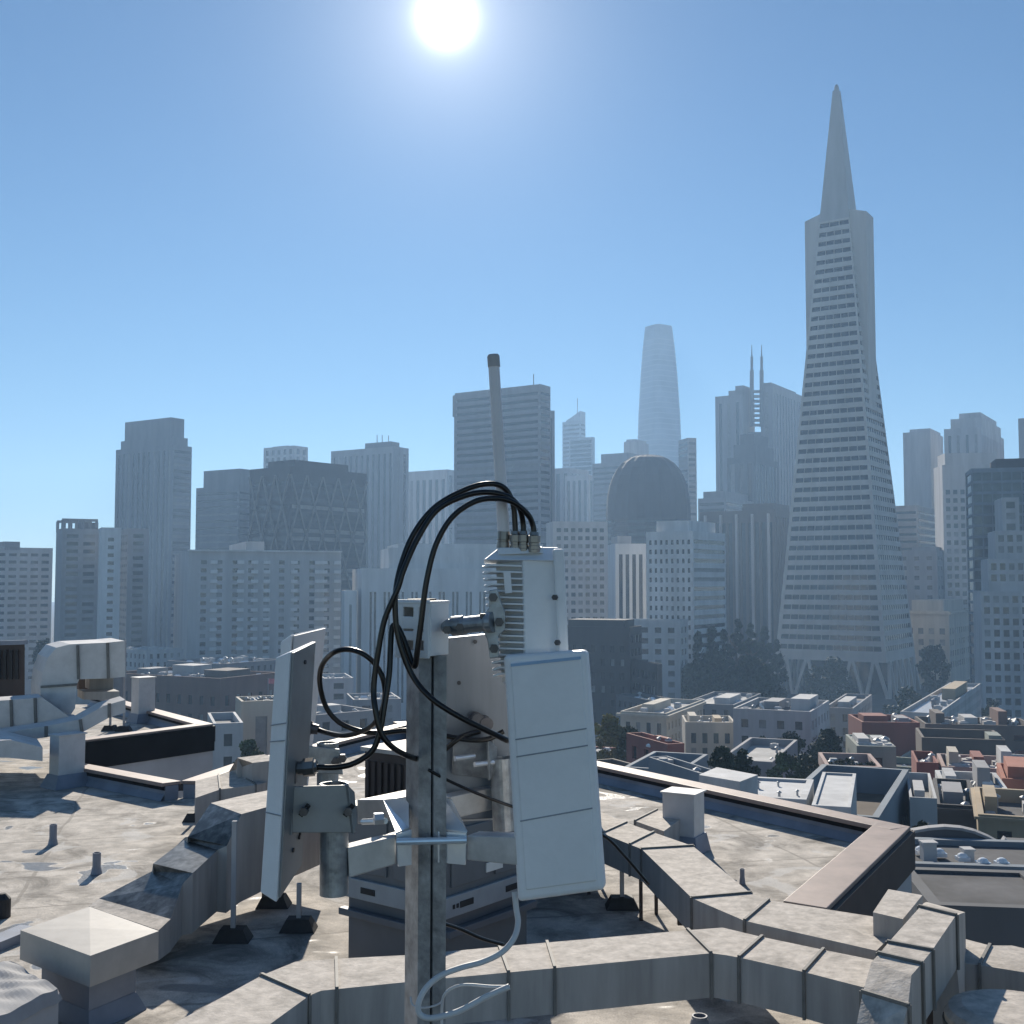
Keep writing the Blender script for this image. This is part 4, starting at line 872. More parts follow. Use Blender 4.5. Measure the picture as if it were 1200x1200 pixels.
# ---------------------------------------------------------------- our own roof
def deck_mat():
    m = mat('roof_membrane', (.51, .465, .41), .9, var=.3, scale=2.6, stain=.95, sscale=.42, slo=.48, shi=.64, dark=.3, bump=.3, bscale=14)
    nt = m.node_tree; b = nt.nodes['Principled BSDF']; src = b.inputs['Base Color'].links[0].from_socket
    tc = nt.nodes.new('ShaderNodeTexCoord')
    # lap seams of the rolled roofing, as narrow dark lines
    mp = nt.nodes.new('ShaderNodeMapping'); mp.inputs['Rotation'].default_value = (0, 0, R(-14))
    nt.links.new(tc.outputs['Object'], mp.inputs[0])
    nzz = nt.nodes.new('ShaderNodeTexNoise'); nzz.inputs['Scale'].default_value = .8; nt.links.new(tc.outputs['Object'], nzz.inputs['Vector'])
    ad = nt.nodes.new('ShaderNodeVectorMath'); ad.operation = 'MULTIPLY_ADD'; ad.inputs[1].default_value = (.25, .25, 0)
    nt.links.new(nzz.outputs['Color'], ad.inputs[0]); nt.links.new(mp.outputs[0], ad.inputs[2])
    sep = nt.nodes.new('ShaderNodeSeparateXYZ'); nt.links.new(ad.outputs[0], sep.inputs[0])
    def mm(op, a, c):
        n = nt.nodes.new('ShaderNodeMath'); n.operation = op; nt.links.new(a, n.inputs[0]); n.inputs[1].default_value = c; return n.outputs[0]
    def line(sock, period, wd):
        f = mm('FRACT', mm('DIVIDE', sock, period), 0); return mm('LESS_THAN', f, wd / period)
    l1 = line(sep.outputs['Y'], 1.9, .05); l2 = line(sep.outputs['X'], 5.3, .05)
    mxx = nt.nodes.new('ShaderNodeMath'); mxx.operation = 'MAXIMUM'; nt.links.new(l1, mxx.inputs[0]); nt.links.new(l2, mxx.inputs[1])
    mix = nt.nodes.new('ShaderNodeMixRGB'); mix.inputs[2].default_value = (.2, .18, .155, 1)
    nt.links.new(mm('MULTIPLY', mxx.outputs[0], .6), mix.inputs[0]); nt.links.new(src, mix.inputs[1])
    # silvery coating patches and old puddle marks
    n4 = nt.nodes.new('ShaderNodeTexNoise'); n4.inputs['Scale'].default_value = .9; n4.inputs['Detail'].default_value = 4; n4.inputs['Distortion'].default_value = 1.2
    nt.links.new(tc.outputs['Object'], n4.inputs['Vector'])
    r4 = nt.nodes.new('ShaderNodeValToRGB'); r4.color_ramp.elements[0].position = .60; r4.color_ramp.elements[1].position = .64
    nt.links.new(n4.outputs['Fac'], r4.inputs['Fac'])
    mix2 = nt.nodes.new('ShaderNodeMixRGB'); mix2.inputs[2].default_value = (.56, .55, .53, 1)
    nt.links.new(mm('MULTIPLY', r4.outputs['Color'], .55), mix2.inputs[0]); nt.links.new(mix.outputs[0], mix2.inputs[1])
    n5 = nt.nodes.new('ShaderNodeTexNoise'); n5.inputs['Scale'].default_value = 1.15; n5.inputs['Detail'].default_value = 2; n5.inputs['Distortion'].default_value = .5
    mp5 = nt.nodes.new('ShaderNodeMapping'); mp5.inputs['Location'].default_value = (7, 3, 0); mp5.inputs['Scale'].default_value = (.8, 1.25, 1)
    nt.links.new(tc.outputs['Object'], mp5.inputs[0]); nt.links.new(mp5.outputs[0], n5.inputs['Vector'])
    r5 = nt.nodes.new('ShaderNodeValToRGB'); r5.color_ramp.elements[0].position = .635; r5.color_ramp.elements[1].position = .665
    nt.links.new(n5.outputs['Fac'], r5.inputs['Fac'])
    e5 = r5.color_ramp.elements.new(.65); e5.color = (.35, .35, .35, 1)
    mix3 = nt.nodes.new('ShaderNodeMixRGB'); mix3.inputs[2].default_value = (.17, .175, .18, 1)      # damp puddle marks
    nt.links.new(mm('MULTIPLY', r5.outputs['Color'], .8), mix3.inputs[0]); nt.links.new(mix2.outputs[0], mix3.inputs[1])
    n6 = nt.nodes.new('ShaderNodeTexNoise'); n6.inputs['Scale'].default_value = 55; n6.inputs['Detail'].default_value = 3; nt.links.new(tc.outputs['Object'], n6.inputs['Vector'])
    mix4 = nt.nodes.new('ShaderNodeMixRGB'); mix4.blend_type = 'OVERLAY'; mix4.inputs[0].default_value = .45
    nt.links.new(mix3.outputs[0], mix4.inputs[1]); nt.links.new(n6.outputs['Fac'], mix4.inputs[2])
    rr5 = nt.nodes.new('ShaderNodeMapRange'); rr5.inputs['To Min'].default_value = .9; rr5.inputs['To Max'].default_value = .3
    nt.links.new(r5.outputs['Color'], rr5.inputs['Value']); nt.links.new(rr5.outputs[0], b.inputs['Roughness'])
    nt.links.new(mix4.outputs[0], b.inputs['Base Color'])
    return m
M_deck = deck_mat()
M_duct = mat('painted_duct', (.40, .385, .37), .62, var=.14, scale=6, stain=.4, sscale=.3, streak=True, bump=.12, bscale=9)
M_ductlight = mat('pale_sheet_metal', (.62, .61, .6), .55, var=.08, scale=3, stain=.25, sscale=.5)
M_ducttop = mat('dusty_duct', (.53, .48, .425), .85, var=.22, scale=9, stain=.75, sscale=.28, slo=.5, shi=.68, dark=.4, bump=.25, bscale=30)
M_seam = mat('duct_seam', (.17, .165, .155), .7, var=.2, scale=6)
M_coping = mat('copper_coping', (.33, .245, .21), .55, var=.16, scale=2.5, stain=.3)
M_fascia_shade = mat('black_fascia_and_shade', (.010, .010, .012), .9, spec=.15, var=.3, scale=1.2)
M_wallg = mat('grey_stucco', (.42, .43, .45), .85, var=.1, scale=1.0, stain=.2)
M_flash = mat('flashing', (.22, .25, .31), .5, var=.15, scale=2, stain=.3)
M_black = mat('rubber_black', (.018, .018, .02), .7, var=.3, scale=10)
M_brownm = mat('brown_metal', (.055, .04, .036), .7, var=.15, scale=3)
M_shinyduct = mat('weathered_sheet', (.2, .2, .19), .35, .4, var=.6, scale=7, stain=.8, sscale=.5, slo=.45, shi=.6)

CZ = .32
def xy(px, py, z=CZ): p = atz(px, py, z); return Vector((p.x, p.y))
nA2, nA, nAp = xy(969, 1064), xy(1067, 968.5), xy(478, 845)
n3, n2, n1, w0, w1, w2 = xy(272, 895), xy(212, 915), xy(92, 893), xy(78, 870), xy(250, 848), xy(120, 814)
poly = [Vector((-16, 2.5)), Vector((12, 2.5)), xy(1500, 1125), xy(1160, 1082), nA2, nA, nAp, n3, n2, n1, w0, w1, w2, Vector((-40, 40)), Vector((-40, 12))]
bldg = thing('rooftop_building', (0, 12, -23), 'building under the camera with a stained pale flat roof, parapets and brown copings', 'building')
mb = MB(); k = len(poly); mb.v = [Vector((p.x, p.y, 0)) for p in poly]; mb.f = [tuple(range(k))]
mb.build('roof_deck', M_deck, bldg)
mb = MB()
for i in range(k):
    p, q = poly[i], poly[(i + 1) % k]; mb.q((p.x, p.y, -23), (q.x, q.y, -23), (q.x, q.y, -.01), (p.x, p.y, -.01))
mb.build('wall', M_wallg, bldg)
def parapet(p, q, wd=.42, h=CZ, fas=.5, e0=0, e1=0):
    d = (q - p).normalized(); n = Vector((-d.y, d.x)); p, q = p - d * e0, q + d * e1      # inside is to the left of p->q
    V = lambda v, z: Vector((v.x, v.y, z))
    mb = MB(); mb.hexa([V(p + n * .05, .002), V(q + n * .05, .002), V(q + n * (wd - .06), .002), V(p + n * (wd - .06), .002)], [V(p + n * .05, h - .06), V(q + n * .05, h - .06), V(q + n * (wd - .06), h - .06), V(p + n * (wd - .06), h - .06)])
    o = mb.build('parapet', M_flash, bldg)
    mb = MB(); mb.hexa([V(p + n * (wd - .075), h - .13), V(q + n * (wd - .075), h - .13), V(q + n * (wd - .04), h - .13), V(p + n * (wd - .04), h - .13)], [V(p + n * (wd - .075), h - .06), V(q + n * (wd - .075), h - .06), V(q + n * (wd - .04), h - .06), V(p + n * (wd - .04), h - .06)]); mb.build('coping_shadow_strip', M_fascia_shade, o)  # black strip painted in for the shadow line under the coping lip
    mb = MB(); mb.hexa([V(p, h - .058), V(q, h - .058), V(q + n * wd, h - .058), V(p + n * wd, h - .058)], [V(p, h), V(q, h), V(q + n * wd, h + .012), V(p + n * wd, h + .012)])
    mb.build('coping', M_coping, o, bevel=.01)
    mb = MB(); a, b_ = p + n * (wd - .058), q + n * (wd - .058)      # sloped cant strip at the inner foot
    mb.q(V(a, .12), V(b_, .12), V(b_ + n * .09, .006), V(a + n * .09, .006)); mb.build('flashing', M_flash, o)
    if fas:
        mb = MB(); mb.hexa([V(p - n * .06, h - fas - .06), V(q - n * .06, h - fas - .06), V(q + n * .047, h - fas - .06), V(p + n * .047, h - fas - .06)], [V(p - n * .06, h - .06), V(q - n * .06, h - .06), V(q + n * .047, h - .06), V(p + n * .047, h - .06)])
        mb.build('fascia', M_fascia_shade if fas > .6 else M_brownm, o)
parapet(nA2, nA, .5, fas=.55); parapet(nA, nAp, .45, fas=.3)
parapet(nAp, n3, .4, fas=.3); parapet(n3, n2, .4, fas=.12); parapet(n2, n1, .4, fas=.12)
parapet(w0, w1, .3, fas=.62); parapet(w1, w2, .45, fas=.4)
# ---------------------------------------------------------------- ducts
def duct(name, label, st, seams=(), z=.9, zb=.54, group=None, mtop=None, cat='duct', slopes=(), legs=True):
    """st: (left pixel, right pixel[, top z, bottom z]) down the run; both edges lie on the duct's top"""
    P = []
    for s in st:
        zt = s[2] if len(s) > 2 else z; zbb = s[3] if len(s) > 3 else zb
        l, r_ = atz(*s[0], zt), atz(*s[1], zt)
        P.append((l, r_, Vector((l.x, l.y, zbb)), Vector((r_.x, r_.y, zbb))))
    c = sum((p[0] + p[1] for p in P), Vector()) / (2 * len(P)); t = thing(name, (c.x, c.y, 0), label, cat, group)
    side, top, dark = MB(), [], []
    for i in range(len(P) - 1):
        a, b_ = P[i], P[i + 1]
        ls_ = dark if i in slopes else top
        if not ls_ or ls_[-1][0] != i - 1: ls_.append([i, MB()])
        ls_[-1][0] = i; ls_[-1][1].q(a[0], b_[0], b_[1], a[1])
        side.q(a[2], b_[2], b_[0], a[0]); side.q(a[1], b_[1], b_[3], a[3]); side.q(a[2], a[3], b_[3], b_[2])
    side.q(P[0][0], P[0][1], P[0][3], P[0][2]); side.q(P[-1][0], P[-1][2], P[-1][3], P[-1][1])
    side.build('side', M_duct, t); [x[1].build('top', mtop or M_ducttop, t) for x in top]; [x[1].build('slope', M_shinyduct, t) for x in dark]
    for i in seams:
        l, r_, bl, br = P[i]; mb = MB(); w_ = .024; d = (r_ - l).normalized(); e = .008
        L2, R2 = l - d * e, r_ + d * e
        mb.bar(L2 + Vector((0, 0, e)), R2 + Vector((0, 0, e)), w_, w_); mb.bar(L2 + Vector((0, 0, e)), Vector((L2.x, L2.y, bl.z - e)), w_, w_, d); mb.bar(R2 + Vector((0, 0, e)), Vector((R2.x, R2.y, br.z - e)), w_, w_, d)
        mb.build('seam', M_seam, t)
    for i in range(1, len(P) - 1, 2):
        if legs and P[i][2].z > .3:
            for f_ in (.25, .75):
                c = P[i][2].lerp(P[i][3], f_).lerp(P[i + 1][2].lerp(P[i + 1][3], f_), .25); mb = MB(); mb.bar((c.x, c.y, .003), (c.x, c.y, c.z + .01), .04); mb.build('leg', M_brownm, t)
    return t, P
def post(px, ytop, ybot, label, r=.025, pad=True, group=None):
    b_ = atz(px, ybot, 0.0); h = at(px, ytop, b_.y).z
    t = thing('duct_support', b_, label, 'support post', group)
    mb = MB(); mb.bar(b_ + Vector((0, 0, .06)), b_ + Vector((0, 0, h)), r * 2, r * 2); mb.build('post', M_brownm if not pad else M_wallg, t)
    if pad:
        mb = MB(); mb.hexa([b_ + Vector((x * .2, y * .14, .004)) for x, y in ((-1, -1), (1, -1), (1, 1), (-1, 1))], [b_ + Vector((x * .13, y * .09, .14)) for x, y in ((-1, -1), (1, -1), (1, 1), (-1, 1))]); mb.build('rubber_foot', M_black, t)
    return t
duct('front_duct', 'long low rectangular roof duct with an elbow at each end, nearest the mast foot', [
    ((20, 1300), (110, 1350)), ((307, 1143), (362, 1167)), ((346, 1127), (376, 1161)), ((394, 1123.5), (395, 1159)), ((480, 1119), (484, 1150)), ((585, 1109.5), (596, 1139.5)),
    ((641, 1104.5), (650, 1134.5)), ((806, 1090), (833, 1117)), ((847, 1087), (849, 1119)), ((893, 1098), (866, 1122)), ((965, 1113), (942, 1139)), ((1034, 1127), (1012, 1157))], seams=(1, 3, 5, 6, 7, 9, 10), legs=False)
duct('middle_duct', 'bent rectangular roof duct running from the big white panel to the cross duct', [
    ((672, 940), (640, 955)), ((703, 951), (675, 965)), ((734, 964), (706, 976.5)), ((766, 975.5), (738, 989.5)), ((812, 991.5), (752, 995)), ((879.5, 1046.5), (811, 1052.5)), ((900.5, 1055), (872.5, 1079)), ((1062, 1080), (1027, 1114))], seams=(2, 3, 4, 5, 6))
duct('branch_duct', 'short stub of duct joining the white box vent to the bent roof duct', [((770, 949), (744, 962), .5, .1), ((800, 958), (778, 974), .5, .1)], seams=(0,))
duct('cross_duct', 'duct bridging over the ends of the other ducts at the lower right', [
    ((992, 1290), (1040, 1300), .85, .35), ((1001, 1215), (1052, 1225), 1.1, .65), ((1011, 1163), (1064, 1179), 1.28, .85), ((1021.5, 1127), (1068, 1143), 1.38, .98), ((1030, 1118), (1079.6, 1129.5), 1.4, .99), ((1041, 1104.6), (1092, 1114), 1.4, 1.0), ((1078, 1063), (1120, 1073), 1.4, 1.0), ((1083, 1058), (1128, 1070), 1.38, .2), ((1086, 1057), (1131, 1069), 1.2, .1)], seams=(2, 4, 5, 6))
duct('block_duct', 'short raised duct block behind the cross duct', [((1041, 1042), (1023, 1069), 1.1, .4), ((1081, 1049), (1058, 1077), 1.1, .4)], seams=())
duct('right_duct', 'low duct leaving the frame at the lower right', [((1126, 1099), (1124, 1128), .9, .5), ((1160, 1108), (1148, 1131), .9, .5), ((1186, 1108), (1204, 1140), .9, .5), ((1260, 1125), (1260, 1160), .9, .5)], seams=(1,))
# dome-edged mushroom vent, lower right
c = atz(1192, 1186, 1.0); t = thing('mushroom_vent', Vector((c.x, c.y, 0)), 'big round capped vent at the lower right corner', 'vent')
mb = MB(); mb.tube([(c.x, c.y, .003), (c.x, c.y, .78)], .33, 28); mb.build('curb', M_duct, t)
mb = MB(); mb.tube([(c.x, c.y, .78), (c.x, c.y, .96), (c.x, c.y, 1.0), (c.x, c.y, 1.03)], [.47, .48, .45, .36], 36); mb.build('cap', M_ducttop, t)
mb = MB(); mb.tube([(c.x, c.y, .88), (c.x, c.y, .91)], .492, 36); mb.build('band', M_seam, t)
# the stepped duct on the left
duct('stepped_duct', 'stepped roof duct with dark weathered slopes climbing away behind the left panels', [
    ((104, 1062), (186, 1090), .5, .2), ((116, 1053), (200, 1077), .53, .2), ((178, 1021), (214, 1036), .74, .2), ((179.5, 1012), (226, 1023), .84, .2), ((216, 984), (255, 996), .94, .25), ((220, 981), (266, 991), 1.0, .25),
    ((247, 941), (283, 954), 1.3, .3), ((285, 932), (326, 942), 1.3, .35), ((345, 920), (385, 926), 1.3, .4)], seams=(), slopes=(1, 2, 3, 4, 5))
duct('far_duct', 'paler low duct behind the stepped duct at the left', [((229, 915), (229, 935), .75, .35), ((256, 908), (258, 925), .8, .35), ((275, 903), (300, 920), .85, .4), ((330, 895), (345, 908), .85, .4)], seams=(1, 2))
duct('dark_sloped_hood', 'small sloped hood with a dark weathered face at the left, above the stepped duct', [((275, 897), (268, 905), .8, .3), ((278, 888), (296, 894), 1.15, .3), ((310, 884), (330, 890), 1.2, .3)], slopes=(0,), cat='hood')
# square capped plenum
q = [atz(x, y, .72) for x, y in ((24, 1090), (106, 1120), (186, 1091), (105, 1062.5))]
cc = sum(q, Vector()) / 4; t = thing('capped_plenum', Vector((cc.x, cc.y, 0)), 'square pale metal box with a low pyramid lid on a plinth, lower left', 'duct box')
mb = MB(); dz = Vector((0, 0, -.27)); apex = cc + Vector((0, 0, .018))
for i in range(4):
    a, b_ = q[i], q[(i + 1) % 4]; mb.q(a + dz, b_ + dz, b_, a); mb.q(a, b_, apex)
mb.q(*[v + dz for v in q][::-1]); mb.build('lid', mat('clean_duct', (.44, .415, .38), .6, var=.08, scale=5, stain=.2), t)
mb = MB(); s_ = .68; mb.hexa([Vector((cc.x + (v.x - cc.x) * s_, cc.y + (v.y - cc.y) * s_, .003)) for v in q], [Vector((cc.x + (v.x - cc.x) * s_, cc.y + (v.y - cc.y) * s_, .46)) for v in q]); mb.build('plinth', M_flash, t)
mb = MB(); s_ = .8; mb.hexa([Vector((cc.x + (v.x - cc.x) * (s_ + .05), cc.y + (v.y - cc.y) * (s_ + .05), .004)) for v in q], [Vector((cc.x + (v.x - cc.x) * .69, cc.y + (v.y - cc.y) * .69, .16)) for v in q]); mb.build('flashing', M_flash, t)
# sheet covered box, lower left corner
t = thing('covered_box', atz(10, 1200, 0), 'box under a crumpled pale sheet in the lower left corner', 'covered box')
q = [atz(x, y, .55) for x, y in ((-70, 1145), (-40, 1215), (69, 1157), (14, 1125))]
mb = MB(); mb.hexa([Vector((v.x, v.y, .003)) for v in q], [v - Vector((0, 0, .06)) for v in q]); mb.build('box', M_wallg, t)
mb = MB(); n_ = 26; rr_ = random.Random(4); gridp = []
for i in range(n_ + 1):
    row = []
    for j in range(n_ + 1):
        u, v = i / n_ * 1.06 - .03, j / n_ * 1.06 - .03
        p = (q[0] * (1 - u) + q[3] * u) * (1 - v) + (q[1] * (1 - u) + q[2] * u) * v
        e = min(u, 1 - u, v, 1 - v); h = .018 * math.sin(9 * u + 5 * v) * math.sin(4 * v - 7 * u) + .007 * math.sin(23 * u - 17 * v + 2 * math.sin(6 * v))
        row.append(p + Vector((0, 0, h + (-.1 if e < 0 else 0))))
    gridp.append(row)
for i in range(n_):
    for j in range(n_): mb.q(gridp[i][j], gridp[i + 1][j], gridp[i + 1][j + 1], gridp[i][j + 1])
mb.build('sheet', mat('pale_sheet', (.36, .36, .365), .85, var=.1, scale=4), t, smooth=True)
# low kerb by it
mb = MB(); mb.bar(atz(-20, 1112, .05), atz(34, 1090, .05), .25, .1); tag(mb.build('roof_kerb', M_flash), 'low pale kerb strip on the roof left of the square capped box', 'kerb')

post(273, 962, 1102, 'thin tall support post with a black foot in front of the stepped duct')
post(729, 980, 1064, 'support post with a black foot in the shade right of the big white panel')
post(797, 1034, 1090, 'grey support post against the side of the bent roof duct', pad=False, r=.03)
post(1022, 1104, 1135, 'short post stub between the bent duct and the cross duct', pad=False, r=.03)
post(350, 1035, 1090, 'support post with a black foot in the shade under the left white panel')
post(230, 925, 962, 'short post with a black foot under the paler low duct at the left')
post(321, 1040, 1062, 'short post with a black foot right below the left white panel', pad=True)
def pipe(px, ytop, ybot, r, label, cat='vent pipe', n=14):
    b_ = atz(px, ybot, 0); h = at(px, ytop, b_.y).z; t = thing('vent_pipe', b_, label, cat)
    mb = MB(); mb.ring_tube(b_, b_ + Vector((0, 0, h)), r, r * .8, n); mb.build('pipe', M_flash, t, smooth=False)
    mb = MB(); mb.tube([b_ + Vector((0, 0, .003)), b_ + Vector((0, 0, .05)), b_ + Vector((0, 0, .09))], [r * 1.4, r * 1.2, r * 1.05], n); mb.build('boot', M_flash, t)
pipe(62, 966, 990, .055, 'thin upright vent pipe on the pale roof, left one of the two')
pipe(113, 999, 1024, .055, 'thin upright vent pipe on the pale roof near the square capped box')
pipe(870, 1018, 1036, .03, 'tiny pipe stub on the right roof beside the bent duct')
pipe(545 + 275, 1190, 1206, .07, 'open pipe end at the bottom edge of the photo, right of the hose loop')
mb = MB(); c = atz(2, 1075, .0); mb.tube([c, c + Vector((0, 0, .22)), c + Vector((0, 0, .28))], [.1, .1, .04], 14); tag(mb.build('vent_pipe', M_black), 'dark stubby pipe at the left edge above the covered box', 'vent pipe')
def boxvent(name, label, px, py, a, w_, d_, h, curb=.1, z=0, m=None, cat='box vent'):
    b_ = atz(px, py, z); a = R(a); dl, dr = Vector((-math.cos(a), math.sin(a), 0)), Vector((math.sin(a), math.cos(a), 0))
    t = thing(name, b_ + (dl * w_ + dr * d_) / 2, label, cat); c = b_ + (dl * w_ + dr * d_) / 2
    mb = MB(); mb.box(c + Vector((0, 0, h / 2 + .003)), (w_, d_, h), dl, dr); mb.build('shaft', m or M_ductlight, t, bevel=.012)
    mb = MB(); mb.box(c + Vector((0, 0, h + .012)), (w_ + .05, d_ + .05, .022), dl, dr); mb.build('cap', m or M_ductlight, t)
    if curb:
        mb = MB(); B4 = lambda s, zz: [c + dl * x * (w_ / 2 + s) + dr * y * (d_ / 2 + s) + Vector((0, 0, zz)) for x, y in ((-1, -1), (-1, 1), (1, 1), (1, -1))]
        mb.hexa(B4(curb, .004)[::-1], B4(.02, .26)[::-1]); mb.build('curb', M_flash, t)
    return t
boxvent('box_vent', 'white box shaped vent standing on the right roof behind the bent duct', 814, 1003, 30, .5, .42, .86, .07)
boxvent('box_vent', 'white box shaped vent on the left roof by the brown coping, beside the dark gap', 68, 925, 40, .36, .55, 1.0, .12)
boxvent('box_vent', 'narrow pale vent with a brown side on the far left wing', 162, 848, 45, .45, .5, 1.25, .1)
# far left wing machinery
def prof(name, label, pts, Y, ext, m, cat, seams=(), z0=None):
    f = [at(x, y, Y) for x, y in pts]; e = Vector(ext); t = thing(name, Vector((sum(p.x for p in f) / len(f), Y, 0)), label, cat); mb = MB(); k = len(f)
    mb.v = f + [p + e for p in f]; mb.f = [tuple(range(k)), tuple(reversed(range(k, 2 * k)))] + [(i, k + i, k + (i + 1) % k, (i + 1) % k) for i in range(k)]
    mb.build('casing', m, t)
    for (x0, y0, x1, y1) in seams:
        mb = MB(); mb.bar(at(x0, y0, Y - .02), at(x1, y1, Y - .02), .05, .05, (0, 1, 0)); mb.build('seam', M_seam, t)
    return t
prof('gooseneck_duct', 'large curved gooseneck duct on the far left wing', [(48, 842), (48, 806), (50, 788), (56, 771), (66, 759), (82, 755), (126, 753), (146, 751), (147, 793), (128, 795), (93, 796), (90, 802), (88, 830), (80, 842)], 25, (-.75, 1.3, 0), M_ductlight, 'duct', ((91, 756, 92, 796), (126, 753, 127, 795), (48, 805, 90, 802)))
prof('trunk_duct', 'straight duct at the left edge feeding the curved gooseneck', [(-60, 825), (30, 819), (49, 817), (84, 842), (93, 842), (93, 846), (-60, 862)], 24.2, (-.4, .75, 0), M_ductlight, 'duct', ((13, 820, 14, 855), (41, 818, 42, 850)))
prof('ramped_duct', 'duct with a ramp rising to the right, in front of the curved gooseneck', [(-60, 868), (54, 851), (93, 843), (122, 827), (147, 820), (147, 835), (128, 841), (97, 858), (54, 864), (-60, 882)], 23.2, (-.35, .7, 0), M_ductlight, 'duct', ((54, 851, 54, 864), (94, 843, 96, 858), (128, 824, 128, 841)))
prof('low_duct', 'stub of pale duct at the left edge beside the white box vent', [(-60, 872), (12, 867), (50, 876), (50, 892), (10, 888), (-60, 888)], 21.8, (-.6, 1.2, 0), M_ductlight, 'duct')
for i, (x0, x1, y0, y1, lb) in enumerate(((92, 104, 793, 808, 'small brownish box under the curved gooseneck, left of a wider box'), (105, 133, 790, 808, 'small pale box under the curved gooseneck'), (98, 140, 811, 820, 'flat pale slab duct below the small boxes on the far left wing'))):
    prof('equipment_box', lb, [(x0, y1), (x0, y0), (x1, y0 - 1), (x1, y1)], 26.5 - i * .5, (-.4, .7, 0), M_duct if i else M_brownm, 'equipment box')
lv = prof('louvre_tower', 'dark brown louvred plant housing at the left edge', [(-60, 850), (-60, 757), (29, 754), (29, 840)], 27, (-.8, 1.4, 0), M_brownm, 'plant housing')
for i in range(11):
    mb = MB(); mb.bar(at(-50 + i * 7, 762, 26.96), at(-50 + i * 7, 796, 26.96), .06, .06); mb.build('slat', M_black, lv)
mb = MB(); mb.bar(at(-60, 755.5, 26.95), at(31, 752.5, 26.95), .14, .1); mb.build('cap', M_flash, lv)
for i, (x, yt, yb) in enumerate(((145, 750, 857), (129, 826, 856))):
    post(x, yt, yb, ('tall thin post' if i == 0 else 'short thin post') + ' beside the narrow vent on the far left wing', pad=True)
mb = MB(); q = [atz(x, y, .02) for x, y in ((-40, 925), (-40, 899), (52, 893), (48, 912))]; 
# rooftop unit behind the mast
M_unit = mat('unit_paint', (.13, .14, .155), .55, var=.08, scale=2, stain=.2)
M_unitl = mat('unit_rail', (.3, .32, .34), .5, var=.1, scale=3)
C = at(521, 1062, 11.3); C.z = 0; aa = R(38); dl, dr = Vector((-math.cos(aa), math.sin(aa), 0)), Vector((math.sin(aa), math.cos(aa), 0)); UL, UR, UH = 1.38, 1.38, 1.64
t = thing('rooftop_air_handler', C + dl * UL / 2 + dr * UR / 2, 'dark grey rooftop air conditioning unit in the shade behind the mast', 'air conditioner'); U = lambda z: Vector((0, 0, z))
mb = MB(); c = C + dl * UL / 2 + dr * UR / 2; mb.box(c + U(.76 + (UH - .76) / 2), (UL, UR, UH - .76), dl, dr); mb.build('cabinet', M_unit, t, bevel=.02)
mb = MB(); mb.box(c + U(.38), (UL - .06, UR - .06, .754), dl, dr); mb.build('curb', M_unit, t, bevel=.01)
for O, d, n, ln in ((C, dl, -dr, UL), (C, dr, -dl, UR)):
    mb = MB(); mb.box(O + d * ln / 2 + n * .02 + U(.85), (ln + .08, .05, .2), d, n); r_ = mb.build('rail', M_unitl, t, bevel=.008)
    for f in (.2, .72):
        mb = MB(); mb.box(O + d * ln * f + n * .047 + U(.85), (.2, .01, .06), d, n); mb.build('slot', M_black, r_)
    for f in (.06, .1):
        mb = MB(); mb.box(O + d * ln * f + n * .047 + U(.85), (.03, .01, .04), d, n); mb.build('hole', M_black, r_)
    mb = MB(); mb.box(O + d * ln / 2 + n * .03 + U(.60), (ln + .02, .09, .07), d, n); mb.build('ledge', M_unit, t, bevel=.008)
    for f, wv in ((.27, .42), (.74, .38)):
        mb = MB(); mb.box(O + d * ln * f + n * .012 + U(1.3), (ln * wv, .03, .56), d, n); mb.build('access_panel', M_unit, t, bevel=.01)
mb = MB(); mb.box(C + dr * .72 - dl * .035 + U(1.12), (.26, .012, .09), dr, -dl); mb.build('name_plate', M_white, t)
mb = MB(); mb.box(C + dl * .32 - dr * .05 + U(.48), (.14, .03, .1), dl, -dr); mb.build('junction_box', M_unitl, t)
mb = MB(); mb.box(c + U(UH + .02), (UL + .06, UR + .06, .05), dl, dr); mb.build('top_panel', M_unit, t, bevel=.01)
# tall ribbed brown housing behind it
C = at(514, 886, 13.5); HT = C.z; C.z = 0; aa = R(38); dl, dr = Vector((-math.cos(aa), math.sin(aa), 0)), Vector((math.sin(aa), math.cos(aa), 0)); HL, HR = 1.2, 3.1  # right side lengthened out of sight so its shadow darkens the deck
t = thing('ribbed_housing', C + dl * HL / 2 + dr * HR / 2, 'tall dark brown ribbed housing with a pale top, behind the mast and its cables', 'plant housing')
c = C + dl * HL / 2 + dr * HR / 2; mb = MB(); mb.box(c + U((HT - .05) / 2), (HL, HR, HT - .06), dl, dr); mb.build('casing', M_brownm, t)
mb = MB(); mb.box(c + U(HT - .02), (HL + .08, HR + .08, .05), dl, dr); mb.build('top', M_duct, t)
for i in range(11):
    mb = MB(); mb.box(C + dl * (.05 + i * .108) - dr * .02 + U(HT * .52), (.05, .04, HT * .8), dl, dr); mb.build('rib', M_brownm, t)
for i in range(20):
    mb = MB(); mb.box(C + dr * (.14 + i * .15) - dl * .02 + U(HT * .52), (.05, .04, HT * .8), dr, -dl); mb.build('rib', M_brownm, t)
